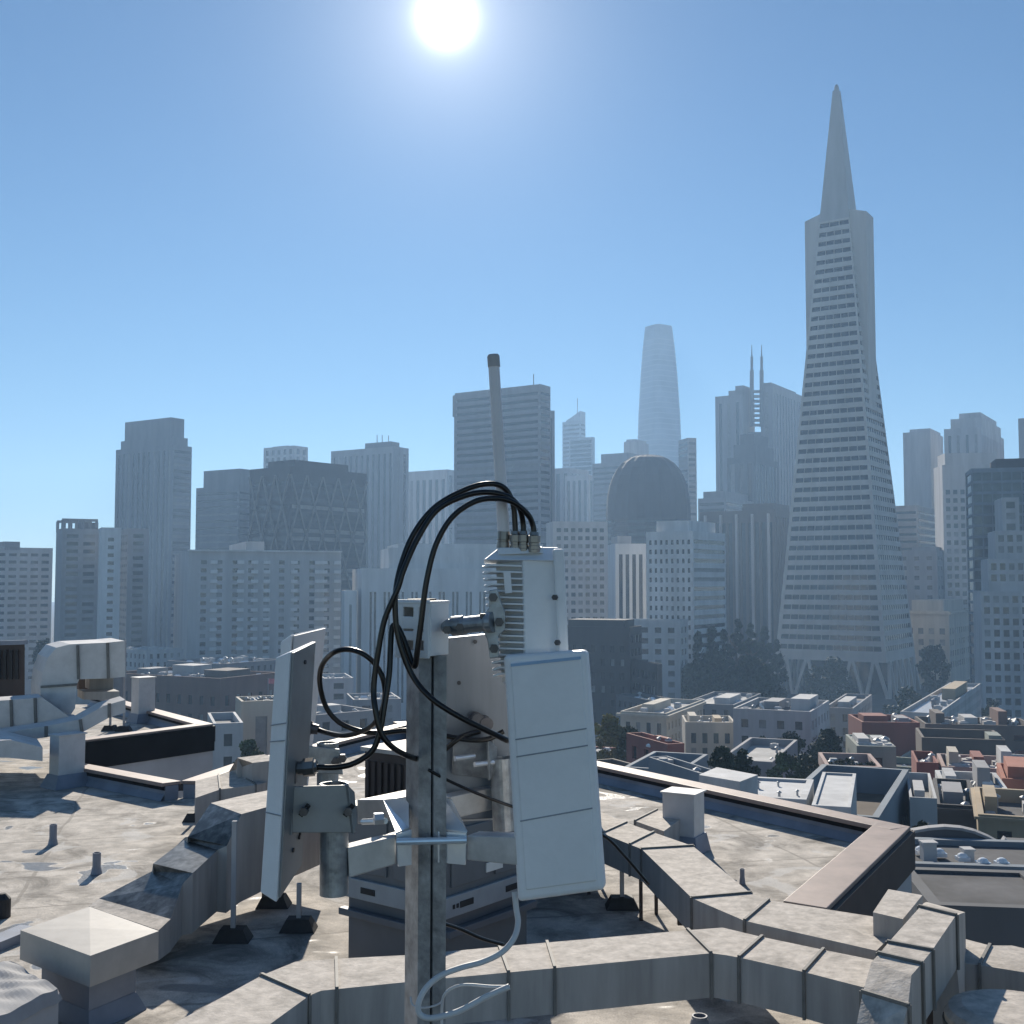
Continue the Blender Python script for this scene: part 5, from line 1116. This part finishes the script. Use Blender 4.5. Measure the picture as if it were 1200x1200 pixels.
# ---------------------------------------------------------------- the antenna mast, all within arm's reach of the camera
YM = 1.5
M_galv = mat('galvanised_steel', (.36, .385, .41), .42, .6, var=.3, scale=38, bump=.06, bscale=120)
M_zinc = mat('bright_zinc', (.85, .9, .98), .22, .5, var=.12, scale=14)
M_dullal = mat('dull_aluminium', (.225, .255, .295), .45, .4, var=.16, scale=16, streak=True)
M_plastic = mat('white_plastic', (.86, .87, .88), .45, var=.05, scale=9, stain=.06, sscale=2, bump=.02, bscale=200)
M_plastic2 = mat('grey_plastic', (.55, .56, .58), .5, var=.04, scale=12)
M_arm = mat('zinc_arm', (.6, .59, .58), .45, .3, var=.16, scale=22, stain=.25)
M_backpl = mat('painted_back_plate', (.3, .31, .32), .45, .3, var=.1, scale=18)
M_cable = mat('black_cable', (.006, .006, .007), .3, var=.2, scale=30)
M_bolt = mat('dark_bolt', (.1, .1, .11), .4, .7, var=.3, scale=40)
M_nickel = mat('nickel_connector', (.27, .255, .24), .35, .8, var=.15, scale=40)
M_hose = mat('white_cable', (.62, .63, .64), .5, var=.05, scale=30)
M_tube = mat('grey_tube', (.85, .82, .82), .5, var=.05, scale=10)
M_groove = mat('groove', (.3, .33, .37), .6)
def mpx(n, Y=YM): return n * Y / F       # n photo pixels in metres at depth Y
def A_(px, py, dy=0.0): return at(px, py, YM + dy)
def lathe(mb, p, q, prof, n=20):        # prof: (t along p->q, radius)
    p, q = Vector(p), Vector(q); mb.tube([p + (q - p) * t for t, r in prof], [r for t, r in prof], n); return mb
def hexbolt(parent, c, n, r=.005, h=.005, m=None):
    n = Vector(n).normalized(); mb = MB(); mb.tube([c, c + n * h], r, 6); return mb.build('bolt', m or M_bolt, parent)
def slab(px4, Y4, thick, n=None):        # front quad given by pixels+depths, extruded away by thickness along the normal
    f = [at(x, y, Y) for (x, y), Y in zip(px4, Y4)]
    nn = (f[1] - f[0]).cross(f[3] - f[0]).normalized()
    if nn.y < 0: nn = -nn
    nn = n or nn; mb = MB(); b_ = [p + nn * thick for p in f]
    mb.v = f + b_; mb.f = [(0, 1, 2, 3), (7, 6, 5, 4)] + [(i, i + 4, (i + 1) % 4 + 4, (i + 1) % 4) for i in range(4)]
    return mb, f, nn

# mast: lipped steel channel
mb_ = A_(497, 1330); mt = A_(499.6, 767)
mast = thing('antenna_mast', mb_, 'galvanised steel channel mast with a white plastic bracket on its top', 'mast')
ang = R(-28); ca, sa = math.cos(ang), math.sin(ang); s_ = .0208
prof_ = [(-1, 1), (-1, -1), (1, -1), (1, 1), (.1, 1), (.1, .72), (.72, .72), (.86, .86), (.86, -.86), (-.86, -.86), (-.86, .86), (-.72, .72), (-.1, .72), (-.1, 1)]
# open side turned to the front right
def ch(p):
    return [Vector((p.x + s_ * (x * ca - -y * sa * -1), p.y + s_ * (x * sa + -y * ca), p.z)) for x, y in prof_]
mb = MB(); lo, hi = ch(mb_), ch(mt); k = len(lo); mb.v = lo + hi
for i in range(k): j = (i + 1) % k; mb.f.append((i, j, k + j, k + i))
mb.build('channel', M_galv, mast)
mb = MB(); c0 = A_(501, 712); mb.tube([A_(499, 745, .004) , A_(499, 745, .004)], .001, 4)
br = MB(); ctr = A_(495, 737, 0); W_, H_ = mpx(50), mpx(60)
axb = Vector((ca, sa, 0)); ayb = Vector((-sa, ca, 0))
# white head bracket: walls with windows cut between bars
hd = MB(); cx0 = A_(494, 737)
for sx in (-1, 1): hd.box(cx0 + axb * sx * W_ * .47, (.004, .044, H_), axb, ayb)
for zz, hh_ in ((.5, .010), (.13, .016), (-.12, .012), (-.47, .010)): hd.box(cx0 - ayb * .022 + Vector((0, 0, zz * H_)), (W_ * .94, .004, hh_), axb, ayb)
for xx, ww_ in ((-.34, .012), (.12, .008), (.4, .008)): hd.box(cx0 - ayb * .0222 + axb * xx * W_, (ww_, .0045, H_), axb, ayb)
hd.box(cx0 + ayb * .02, (W_ * .94, .004, H_), axb, ayb); hd.box(cx0 + Vector((0, 0, H_ * .52)), (W_ * 1.02, .05, .004), axb, ayb)
head = hd.build('head_bracket', M_plastic, mast, bevel=.0012)
mb = MB(); mb.tube([cx0 + Vector((0, 0, H_ * .54)), cx0 + Vector((0, 0, H_ * .54 + .003))], .019, 28); mb.build('end_cap', M_black, mast)

# boom from the head to the radio
boom = thing('boom_clamp', A_(540, 733), 'short silver ball jointed arm from the mast head to the finned radio', 'bracket')
mb = MB(); lathe(mb, A_(519, 735, -.015), A_(578, 729, -.045), [(0, .006), (.1, .0095), (.18, .0095), (.2, .0125), (.42, .0125), (.45, .0105), (.85, .0105), (.9, .013), (1, .013)], 20); mb.build('arm', M_galv, boom, smooth=False)
for x, y in ((539, 735), (524, 738)): hexbolt(boom, A_(x, y, -.033), (0, -1, 0), .0055, .006)
mb = MB(); mb.tube([A_(566, 728, -.045), A_(566, 719, -.045)], .004, 8); mb.build('bolt', M_bolt, boom)
mb = MB(); pl = [(573, 692), (583, 690), (587, 705), (592, 717), (592, 738), (584, 746), (585, 770), (574, 772), (571, 750), (566, 738), (566, 722), (573, 712)]
f = [A_(x, y, -.042) for x, y in pl]; k = len(f); mb.v = f + [p + Vector((0, .008, 0)) for p in f]; mb.f = [tuple(range(k)), tuple(reversed(range(k, 2 * k)))] + [(i, k + i, k + (i + 1) % k, (i + 1) % k) for i in range(k)]
mb.build('clamp_plate', M_galv, boom, bevel=.001)
for x, y in ((578, 700), (585, 729), (579, 760)): hexbolt(boom, A_(x, y, -.042), (0, -1, 0), .006, .006)

# finned radio: lid at the right, plain cheek, fins at the left
radio = thing('finned_radio', A_(615, 720), 'white radio unit with a comb of cooling fins above the big white panel', 'radio')
cheek, f, nn = slab([(612, 655), (655, 651), (660, 800), (615, 806)], [1.47, 1.475, 1.475, 1.47], .05)
cheek.build('cheek', M_plastic, radio, bevel=.003)
lid, f, nn = slab([(648, 643), (661, 643), (668, 800), (656, 800)], [1.462, 1.462, 1.462, 1.462], .066); lid.build('lid', M_plastic, radio, bevel=.003)
for x, y in ((651, 700), (654, 753)): hexbolt(radio, at(x, y, 1.462), (-.5, -1, 0), .0038, .004)
topb, f, nn = slab([(566, 656), (585, 641), (655, 641), (655, 657)], [1.47, 1.5, 1.5, 1.465], .03, Vector((0, .3, -.05)).normalized()); topb.build('shoulder', M_plastic, radio, bevel=.002)
core, f, nn = slab([(581, 657), (613, 657), (618, 800), (588, 800)], [1.495, 1.478, 1.478, 1.495], .03); core.build('core', M_plastic2, radio)
for i in range(18):
    y = 661 + i * 7.5; x0 = 565 + i * .75; x1 = 612 + i * .3
    mb = MB(); q = [at(x0, y + 3, 1.478), at(x0 + 9, y, 1.474), at(x1, y + 1.2, 1.47), at(x1, y + 1.2, 1.51), at(x0, y + 2, 1.52)]
    up = Vector((0, 0, -.0022)); k = 5; mb.v = q + [p + up for p in q]; mb.f = [tuple(range(k)), tuple(reversed(range(k, 2 * k)))] + [(j, k + j, k + (j + 1) % k, (j + 1) % k) for j in range(k)]
    mb.build('cooling_fin', M_plastic, radio)
mb = MB(); mb.bar(at(594, 670, 1.468), at(596, 695, 1.468), .009, .006, (0, 1, 0)); mb.build('fin_tab', M_plastic, radio)
plate, f, nn = slab([(583, 642), (636, 641), (637, 648), (584, 650)], [1.48, 1.48, 1.475, 1.475], .04, Vector((0, 1, .05)).normalized()); plate.build('socket_plate', M_plastic, radio, bevel=.001)
for i, (x, y, r_) in enumerate(((604, 646, .0072), (613.5, 646, .0072), (626, 647, .0082))):
    b_ = at(x, y, 1.487 - .004 * i); u = Vector((0, 0, 1)); mb = MB(); lathe(mb, b_, b_ + u * .026, [(0, r_ * .95), (.12, r_ * .95), (.14, r_), (.3, r_), (.32, r_ * .86), (.45, r_ * .86), (.47, r_ * 1.04), (.8, r_ * 1.04), (.84, r_ * .8), (1, r_ * .7)], 12); mb.build('cable_socket', M_nickel, radio)
# omni stick
wp = thing('stick_antenna', at(589, 648, 1.495), 'slim grey stick antenna with a dark cap, leaning slightly left above the radio', 'antenna')
b0, t0_ = at(590.5, 628, 1.495), at(578.5, 424, 1.495)
mb = MB(); mb.tube([b0, t0_], [mpx(7.2), mpx(6.6)], 22); mb.build('tube', M_tube, wp, smooth=False)
mb = MB(); lathe(mb, at(579, 430, 1.495), at(578, 415.5, 1.495), [(0, mpx(7.4)), (.85, mpx(7.4)), (1, mpx(6))], 22); mb.build('cap', mat('cap_grey', (.5, .48, .47), .6), wp)
mb = MB(); r_ = mpx(8); lathe(mb, at(589.5, 648, 1.495), at(590.5, 623, 1.495), [(0, r_ * .8), (.2, r_ * .8), (.22, r_), (.5, r_ * .98), (.52, r_ * .9), (.6, r_ * .9), (.62, r_), (1, r_ * .96)], 18); mb.build('base_nut', M_nickel, wp)

# big white panel, front right
big = thing('panel_antenna', at(645, 910, 1.42), 'large white sector panel antenna facing the camera, right of the mast', 'antenna')
q4 = [(589, 768), (687, 762), (708, 1044), (606, 1058)]; Y4 = [1.44, 1.415, 1.415, 1.44]
mb, f, nn = slab(q4, Y4, .022); mb.build('housing', M_plastic, big, bevel=.006, seg=3)
ins = lambda u, v: (f[0] * (1 - u) + f[1] * u) * (1 - v) + (f[3] * (1 - u) + f[2] * u) * v - nn * .0022
mb = MB(); a_, b_, c_, d_ = ins(.09, .03), ins(.94, .03), ins(.93, .955), ins(.11, .955)
mb.hexa([a_ + nn * .004, d_ + nn * .004, c_ + nn * .004, b_ + nn * .004][::-1], [a_, d_, c_, b_][::-1]); mb.build('front_cover', M_plastic, big, bevel=.0025)
for v0, v1 in ((.345, .325), (.415, .395), (.675, .655)):
    mb = MB(); mb.bar(ins(.1, v0) - nn * .0003, ins(.94, v1) - nn * .0003, .0016, .0012, nn); mb.build('groove', M_groove, big)
mb = MB(); mb.bar(ins(.1, .042) - nn * .0003, ins(.93, .03) - nn * .0003, .0035, .002, nn); mb.build('trim_edge', mat('trim_blue_reflection', (.3, .47, .68), .4), big)  # blue reflection along the top edge, put into the trim colour

# panel behind it seen from the back
rear = thing('panel_antenna', at(555, 850, 1.6), 'panel antenna seen from its dull metal back, between the mast and the big white panel', 'antenna')
mb, f, nn = slab([(520, 748), (592, 741), (604, 958), (519, 962)], [1.6, 1.62, 1.62, 1.6], .018); mb.build('back_plate', M_dullal, rear, bevel=.002)
mb, f2, n2_ = slab([(517, 752), (594, 745), (606, 960), (516, 964)], [1.612, 1.632, 1.632, 1.612], .016); mb.build('cover', M_plastic, rear, bevel=.002)
for x, y in ((557, 752), (526, 920), (538, 800)): hexbolt(rear, at(x, y, 1.606), (0, -1, 0), .003, .003)
mb, f3, n3_ = slab([(531, 868), (578, 866), (584, 914), (530, 908)], [1.575, 1.575, 1.59, 1.59], .004); mb.build('bracket_plate', M_galv, rear, bevel=.001)
mb, f3, n3_ = slab([(572, 866), (583, 876), (582, 905), (574, 915)], [1.56, 1.575, 1.575, 1.56], .004); mb.build('slotted_arc', M_galv, rear, bevel=.001)
for (x0, y0, x1, y1) in ((533, 889, 556, 886), (556, 896, 580, 893)):
    mb = MB(); mb.tube([at(x0, y0, 1.555), at(x1, y1, 1.57)], .0035, 10); mb.build('bolt', M_zinc, rear)
for x, y in ((556, 843), (566, 847)):
    mb = MB(); c = at(x, y, 1.6); lathe(mb, c, c + Vector((.006, -.03, .002)), [(0, .011), (.15, .011), (.17, .008), (.5, .008), (.52, .0095), (1, .009)], 14); mb.build('connector', M_bolt, rear)
mb = MB(); mb.ring_tube(at(592, 972, 1.58), at(588, 888, 1.58), .0165, .0145); 
stub2 = mb.build('pipe_stub', M_galv, smooth=False); tag(stub2, 'galvanised pipe stub behind the big white panel, right end of the crossarm', 'pipe')

# left panels, seen nearly edge on
def edge_panel(label, Aq, Bq, Cq, Ya, Yb, Yc, grooves, bp=None):
    bp = bp or M_backpl
    t = thing('panel_antenna', at(Bq[1][0], Bq[1][1], Yb), label, 'antenna')
    a0, a1 = at(*Aq[0], Ya), at(*Aq[1], Ya); b0, b1 = at(*Bq[0], Yb), at(*Bq[1], Yb); c0, c1 = at(*Cq[0], Yc), at(*Cq[1], Yc)
    off = (a0 - b0)
    mb = MB(); d0, d1 = c0 + off * .8 , c1 + off * .8
    mb.v = [a0, a1, b0, b1, c0, c1, d0, d1]; mb.f = [(0, 1, 3, 2), (4, 5, 7, 6), (6, 7, 1, 0), (0, 2, 4, 6), (1, 7, 5, 3), (2, 3, 5, 4)]
    mb.build('cover', M_plastic, t, bevel=.0015)
    n = (c0 - b0).cross(b1 - b0).normalized()
    if n.y > 0: n = -n
    mb = MB(); e = .04; L = lambda u, v: (b0 * (1 - u) + c0 * u) * (1 - v) + (b1 * (1 - u) + c1 * u) * v + n * .0025
    q = [L(.06, .006), L(.99, .004), L(.99, .992), L(.06, .988)]
    mb.v = q + [p - n * .002 for p in q]; mb.f = [(0, 1, 2, 3), (7, 6, 5, 4)] + [(i, i + 4, (i + 1) % 4 + 4, (i + 1) % 4) for i in range(4)]
    mb.build('back_plate', bp, t)
    for v in grooves:
        m2 = (a0 - b0).cross(b1 - b0).normalized(); m2 = -m2 if m2.y > 0 else m2
        mb = MB(); mb.bar(a0.lerp(a1, v) + m2 * .0006, b0.lerp(b1, v - .004) + m2 * .0006, .0014, .001, m2); mb.build('groove', M_groove, t)
    return t, L, n
l1, L1, nL = edge_panel('white panel antenna seen edge on at the far left, nearest of the left pair', ((323, 771), (305, 1046)), ((340, 764), (324, 1058)), ((368, 751), (352, 1014)), 1.42, 1.4, 1.5, (.29, .36, .66))
for u, v in ((.55, .07), (.5, .86), (.75, .84)): hexbolt(l1, L1(u, v), nL, .003, .002)
mb = MB(); mb.bar(L1(.78, .80), L1(.80, .845), .005, .002, nL); mb.build('slot', M_black, l1)
l2, L2, nL2 = edge_panel('white panel antenna at the left standing just behind the edge on one', ((329, 752), (318, 1000)), ((341, 744), (330, 1000)), ((380.5, 735), (352, 985)), 1.6, 1.58, 1.72, (.3, .36), M_plastic2)
# pivot bracket + pipe stub of the near left panel
pv = thing('pivot_bracket', at(380, 950, 1.45), 'grey slotted pivot plate holding the nearest left panel', 'bracket')
mb, f, nn = slab([(334, 922), (409, 920), (417, 976), (334, 976)], [1.44, 1.46, 1.46, 1.44], .003); mb.build('plate', M_backpl, pv, bevel=.001)
mb, f, nn = slab([(408, 920), (416, 928), (419, 965), (415, 978)], [1.455, 1.462, 1.462, 1.455], .006); mb.build('curved_rim', M_backpl, pv, bevel=.001)
mb, f, nn = slab([(332, 923), (342, 921), (342, 978), (330, 984)], [1.436, 1.436, 1.436, 1.436], .003); mb.build('flange', M_backpl, pv)
for x, y, w_ in ((357, 950, .02), (409, 950, .02)):
    mb = MB(); mb.bar(at(x - 5, y + 6, 1.436 + .018 * (x > 380)), at(x + 5, y - 7, 1.437 + .018 * (x > 380)), .006, .003, (0, 1, 0)); mb.build('slot', M_black, pv)
    hexbolt(pv, at(x, y, 1.435 + .018 * (x > 380)), (0, -1, 0), .0055, .009)
for y in (931, 943, 955): hexbolt(pv, at(338, y, 1.4345), (0, -1, 0), .0035, .003)
mb = MB(); mb.ring_tube(at(391.5, 1048, 1.475), at(391.5, 918, 1.475), mpx(16.5, 1.475), mpx(14.2, 1.475), 32)
st = mb.build('pipe_stub', M_galv, smooth=False); tag(st, 'galvanised pipe stub hanging at the left end of the crossarm', 'pipe')
mb = MB(); mb.ring_tube(at(384, 968, 1.62), at(384, 870, 1.62), mpx(12.5, 1.62), mpx(10.5, 1.62), 28)
tag(mb.build('pipe_stub', M_galv, smooth=False), 'galvanised pipe stub behind the left connector, holding the rear left panel', 'pipe')
pv2 = thing('pivot_bracket', at(380, 890, 1.6), 'galvanised plate clamping the rear left panel to its pipe', 'bracket')
mb, f, nn = slab([(360, 874), (398, 878), (402, 908), (360, 905)], [1.595, 1.6, 1.6, 1.595], .004); mb.build('plate', M_galv, pv2, bevel=.001)
for x, y in ((394, 892), (402, 888)): hexbolt(pv2, at(x, y, 1.594), (0, -1, 0), .006, .008)
# connectors on left panels
cn = thing('cable_connector', at(358, 899, 1.45), 'nickel connector on the back of the nearest left panel', 'connector')
mb = MB(); lathe(mb, at(343, 901, 1.45), at(372, 898, 1.45), [(0, .012), (.08, .012), (.1, .006), (.2, .006), (.22, .0085), (.42, .0085), (.44, .0115), (.86, .0115), (.9, .009), (1, .008)], 8); mb.build('plug', M_nickel, cn)
mb = MB(); c = at(345, 900, 1.449); mb.bar(c + Vector((0, 0, .018)), c - Vector((0, 0, .018)), .006, .014, (0, 1, 0)); mb.build('flange', M_bolt, cn)
mb = MB(); lathe(mb, at(362, 853, 1.64), at(373, 855, 1.64), [(0, .010), (.3, .010), (.32, .008), (1, .007)], 12); tag(mb.build('cable_connector', M_bolt), 'small dark connector on the rear left panel where the cable loop ends', 'connector')

# crossarm and mast clamp
arm = thing('crossarm', A_(497, 985), 'galvanised crossarm clamped round the mast with bright zinc plates', 'crossarm')
for lab, px4, Y4 in (('arm_bar', [(407, 994), (464, 980), (464, 1013), (409, 1029)], [1.468, 1.475, 1.475, 1.468]), ('arm_bar', [(547, 979), (606, 981), (606, 1014), (547, 1008)], [1.475, 1.44, 1.44, 1.475]),
                     ('arm_bar', [(418, 937), (454, 937), (456, 962), (419, 966)], [1.62, 1.56, 1.56, 1.62]), ('arm_bar', [(528, 934), (582, 922), (582, 948), (530, 960)], [1.56, 1.6, 1.6, 1.56])):
    mb, f, nn = slab(px4, Y4, .03); mb.build(lab, M_arm, arm, bevel=.0015)
for pts in ([(449, 938, 1.57), (466, 1012, 1.468), (466, 978, 1.468), (455, 936, 1.57)],):
    pass
def bent(name, px, m): 
    f = [at(x, y, Y) for x, y, Y in px]; mb = MB(); k = len(f); mb.q(*f); o = mb.build(name, m, arm); md = o.modifiers.new('s', 'SOLIDIFY'); md.thickness = .003; return o
bent('clamp_plate', [(450, 939, 1.56), (480, 936, 1.53), (480, 972, 1.485), (465, 978, 1.47)], M_zinc)
bent('clamp_plate', [(464, 977, 1.4695), (481, 972, 1.48), (481, 1013, 1.48), (466, 1015, 1.4695)], M_zinc)
bent('clamp_plate', [(516, 934, 1.53), (529, 939, 1.56), (547, 976, 1.47), (516, 974, 1.485)], M_zinc)
bent('clamp_plate', [(514, 974, 1.48), (547, 976, 1.4695), (546, 1013, 1.4695), (514, 1010, 1.48)], M_zinc)
mb = MB(); mb.tube([at(465, 986.5, 1.462), at(547, 984.5, 1.462)], .0045, 14); mb.build('through_bolt', M_zinc, arm, smooth=False)
for x, y in ((424, 963), ): 
    mb = MB(); mb.tube([at(425, 963, 1.56), at(452, 962, 1.53)], .004, 10); mb.build('bolt', M_zinc, arm); hexbolt(arm, at(449, 959, 1.53), (-1, -.3, 0), .008, .012, M_zinc)
# cable tie wire ends at the mast foot
mb = MB(); mb.tube([at(481, 1168, 1.46), at(484, 1178, 1.455), at(498, 1181, 1.45), at(515, 1176, 1.455), at(519, 1168, 1.465)], .0012, 6, sub=4); tag(mb.build('wire_tie', M_hose), 'thin white wire tie wrapped round the foot of the mast', 'wire tie')

# ---------------------------------------------------------------- cables
def cable(name, label, pts, r, m, cat='cable', sub=8, n=12, group=None):
    mb = MB(); mb.tube([at(x, y, Y) for x, y, Y in pts], r, n, sub=sub); o = mb.build(name, m, smooth=True); return tag(o, label, cat, group)
RC = .0037
cable('coaxial_cable', 'black cable with the highest arch, ending behind the big white panel', [(604, 630, 1.487), (603.5, 612, 1.487), (601, 590, 1.485), (591, 572, 1.48), (572, 567, 1.475), (545, 574, 1.47), (510, 594, 1.465), (485, 625, 1.46), (470, 662, 1.455), (463.5, 695, 1.45), (464, 730, 1.45), (471, 762, 1.45), (484, 793, 1.45), (505, 818, 1.44), (535, 838, 1.44), (568, 855, 1.45), (595, 868, 1.47)], RC, M_cable)
cable('coaxial_cable', 'black cable with the middle arch, dropping beside the mast to the nearest left panel', [(613.5, 630, 1.483), (613, 612, 1.483), (608, 594, 1.475), (595, 582, 1.47), (572, 577, 1.466), (545, 581, 1.462), (512, 598, 1.458), (489, 632, 1.452), (473, 668, 1.447), (466, 690, 1.445), (451, 725, 1.445), (443, 765, 1.445), (438, 805, 1.445), (440, 832, 1.44), (447, 860, 1.44), (463, 878, 1.45), (484, 888, 1.49), (500, 890, 1.535), (520, 879, 1.545), (540, 864, 1.55), (562, 857, 1.57)], RC, M_cable)
cable('coaxial_cable', 'black cable with the lowest arch, doubling back sharply at the mast head', [(626, 630, 1.478), (624.5, 615, 1.478), (617, 601, 1.472), (600, 588, 1.465), (580, 584, 1.46), (556, 588, 1.455), (530, 606, 1.45), (511, 638, 1.447), (500, 680, 1.446), (494, 725, 1.447), (489.5, 760, 1.45), (486.5, 780, 1.455), (482, 774, 1.46), (474, 752, 1.462), (466, 735, 1.462), (460, 734, 1.462), (458, 750, 1.46), (456, 790, 1.455), (450, 830, 1.45), (445, 858, 1.447), (436, 880, 1.447), (416, 894, 1.447), (395, 899, 1.449), (370, 899, 1.45)], RC, M_cable)
cable('coaxial_cable', 'black cable making a round open loop left of the mast, behind the others', [(372, 855, 1.64), (384, 859, 1.62), (403, 862, 1.58), (424, 857, 1.55), (440, 846, 1.52), (450, 824, 1.5), (450, 800, 1.49), (441, 780, 1.49), (425, 766, 1.49), (406, 761, 1.5), (389, 766, 1.51), (377, 781, 1.53), (375, 802, 1.54), (382, 828, 1.55), (397, 846, 1.555), (420, 856, 1.555), (445, 859, 1.55), (480, 856, 1.55), (520, 862, 1.55), (548, 867, 1.55), (572, 866, 1.555), (590, 857, 1.56)], RC * .95, M_cable)
cable('thin_cable', 'thin black cable slanting from the mast across behind the big white panel to the duct', [(502, 902, 1.47), (520, 912, 1.48), (555, 928, 1.5), (600, 945, 1.52), (655, 962, 1.56), (705, 978, 1.6), (732, 1003, 1.62), (760, 1036, 1.64)], .0021, M_cable, sub=6)
cable('thin_cable', 'short thin black cable low down between the mast and the white hose', [(519, 1082, 1.5), (540, 1089, 1.52), (565, 1100, 1.54), (590, 1107, 1.56)], .0024, M_cable, sub=6)
cable('white_cable', 'white cable looping from the big white panel round the foot of the mast', [(603, 1045, 1.46), (605, 1065, 1.455), (607, 1082, 1.45), (602, 1100, 1.44), (588, 1116, 1.435), (566, 1127, 1.43), (540, 1134, 1.425), (517, 1143, 1.42), (500, 1157, 1.415), (491, 1174, 1.41), (491, 1187, 1.41), (501, 1193, 1.41), (518, 1191, 1.41), (540, 1184, 1.415), (570, 1168, 1.42), (597, 1156, 1.425)], .0036, M_hose)
cable('white_cable', 'thinner white cable end curling back beside the mast foot', [(597, 1156, 1.425), (575, 1156, 1.43), (550, 1154, 1.435), (534, 1156, 1.44), (522, 1164, 1.445), (518, 1178, 1.45), (518, 1215, 1.45)], .0018, M_hose)
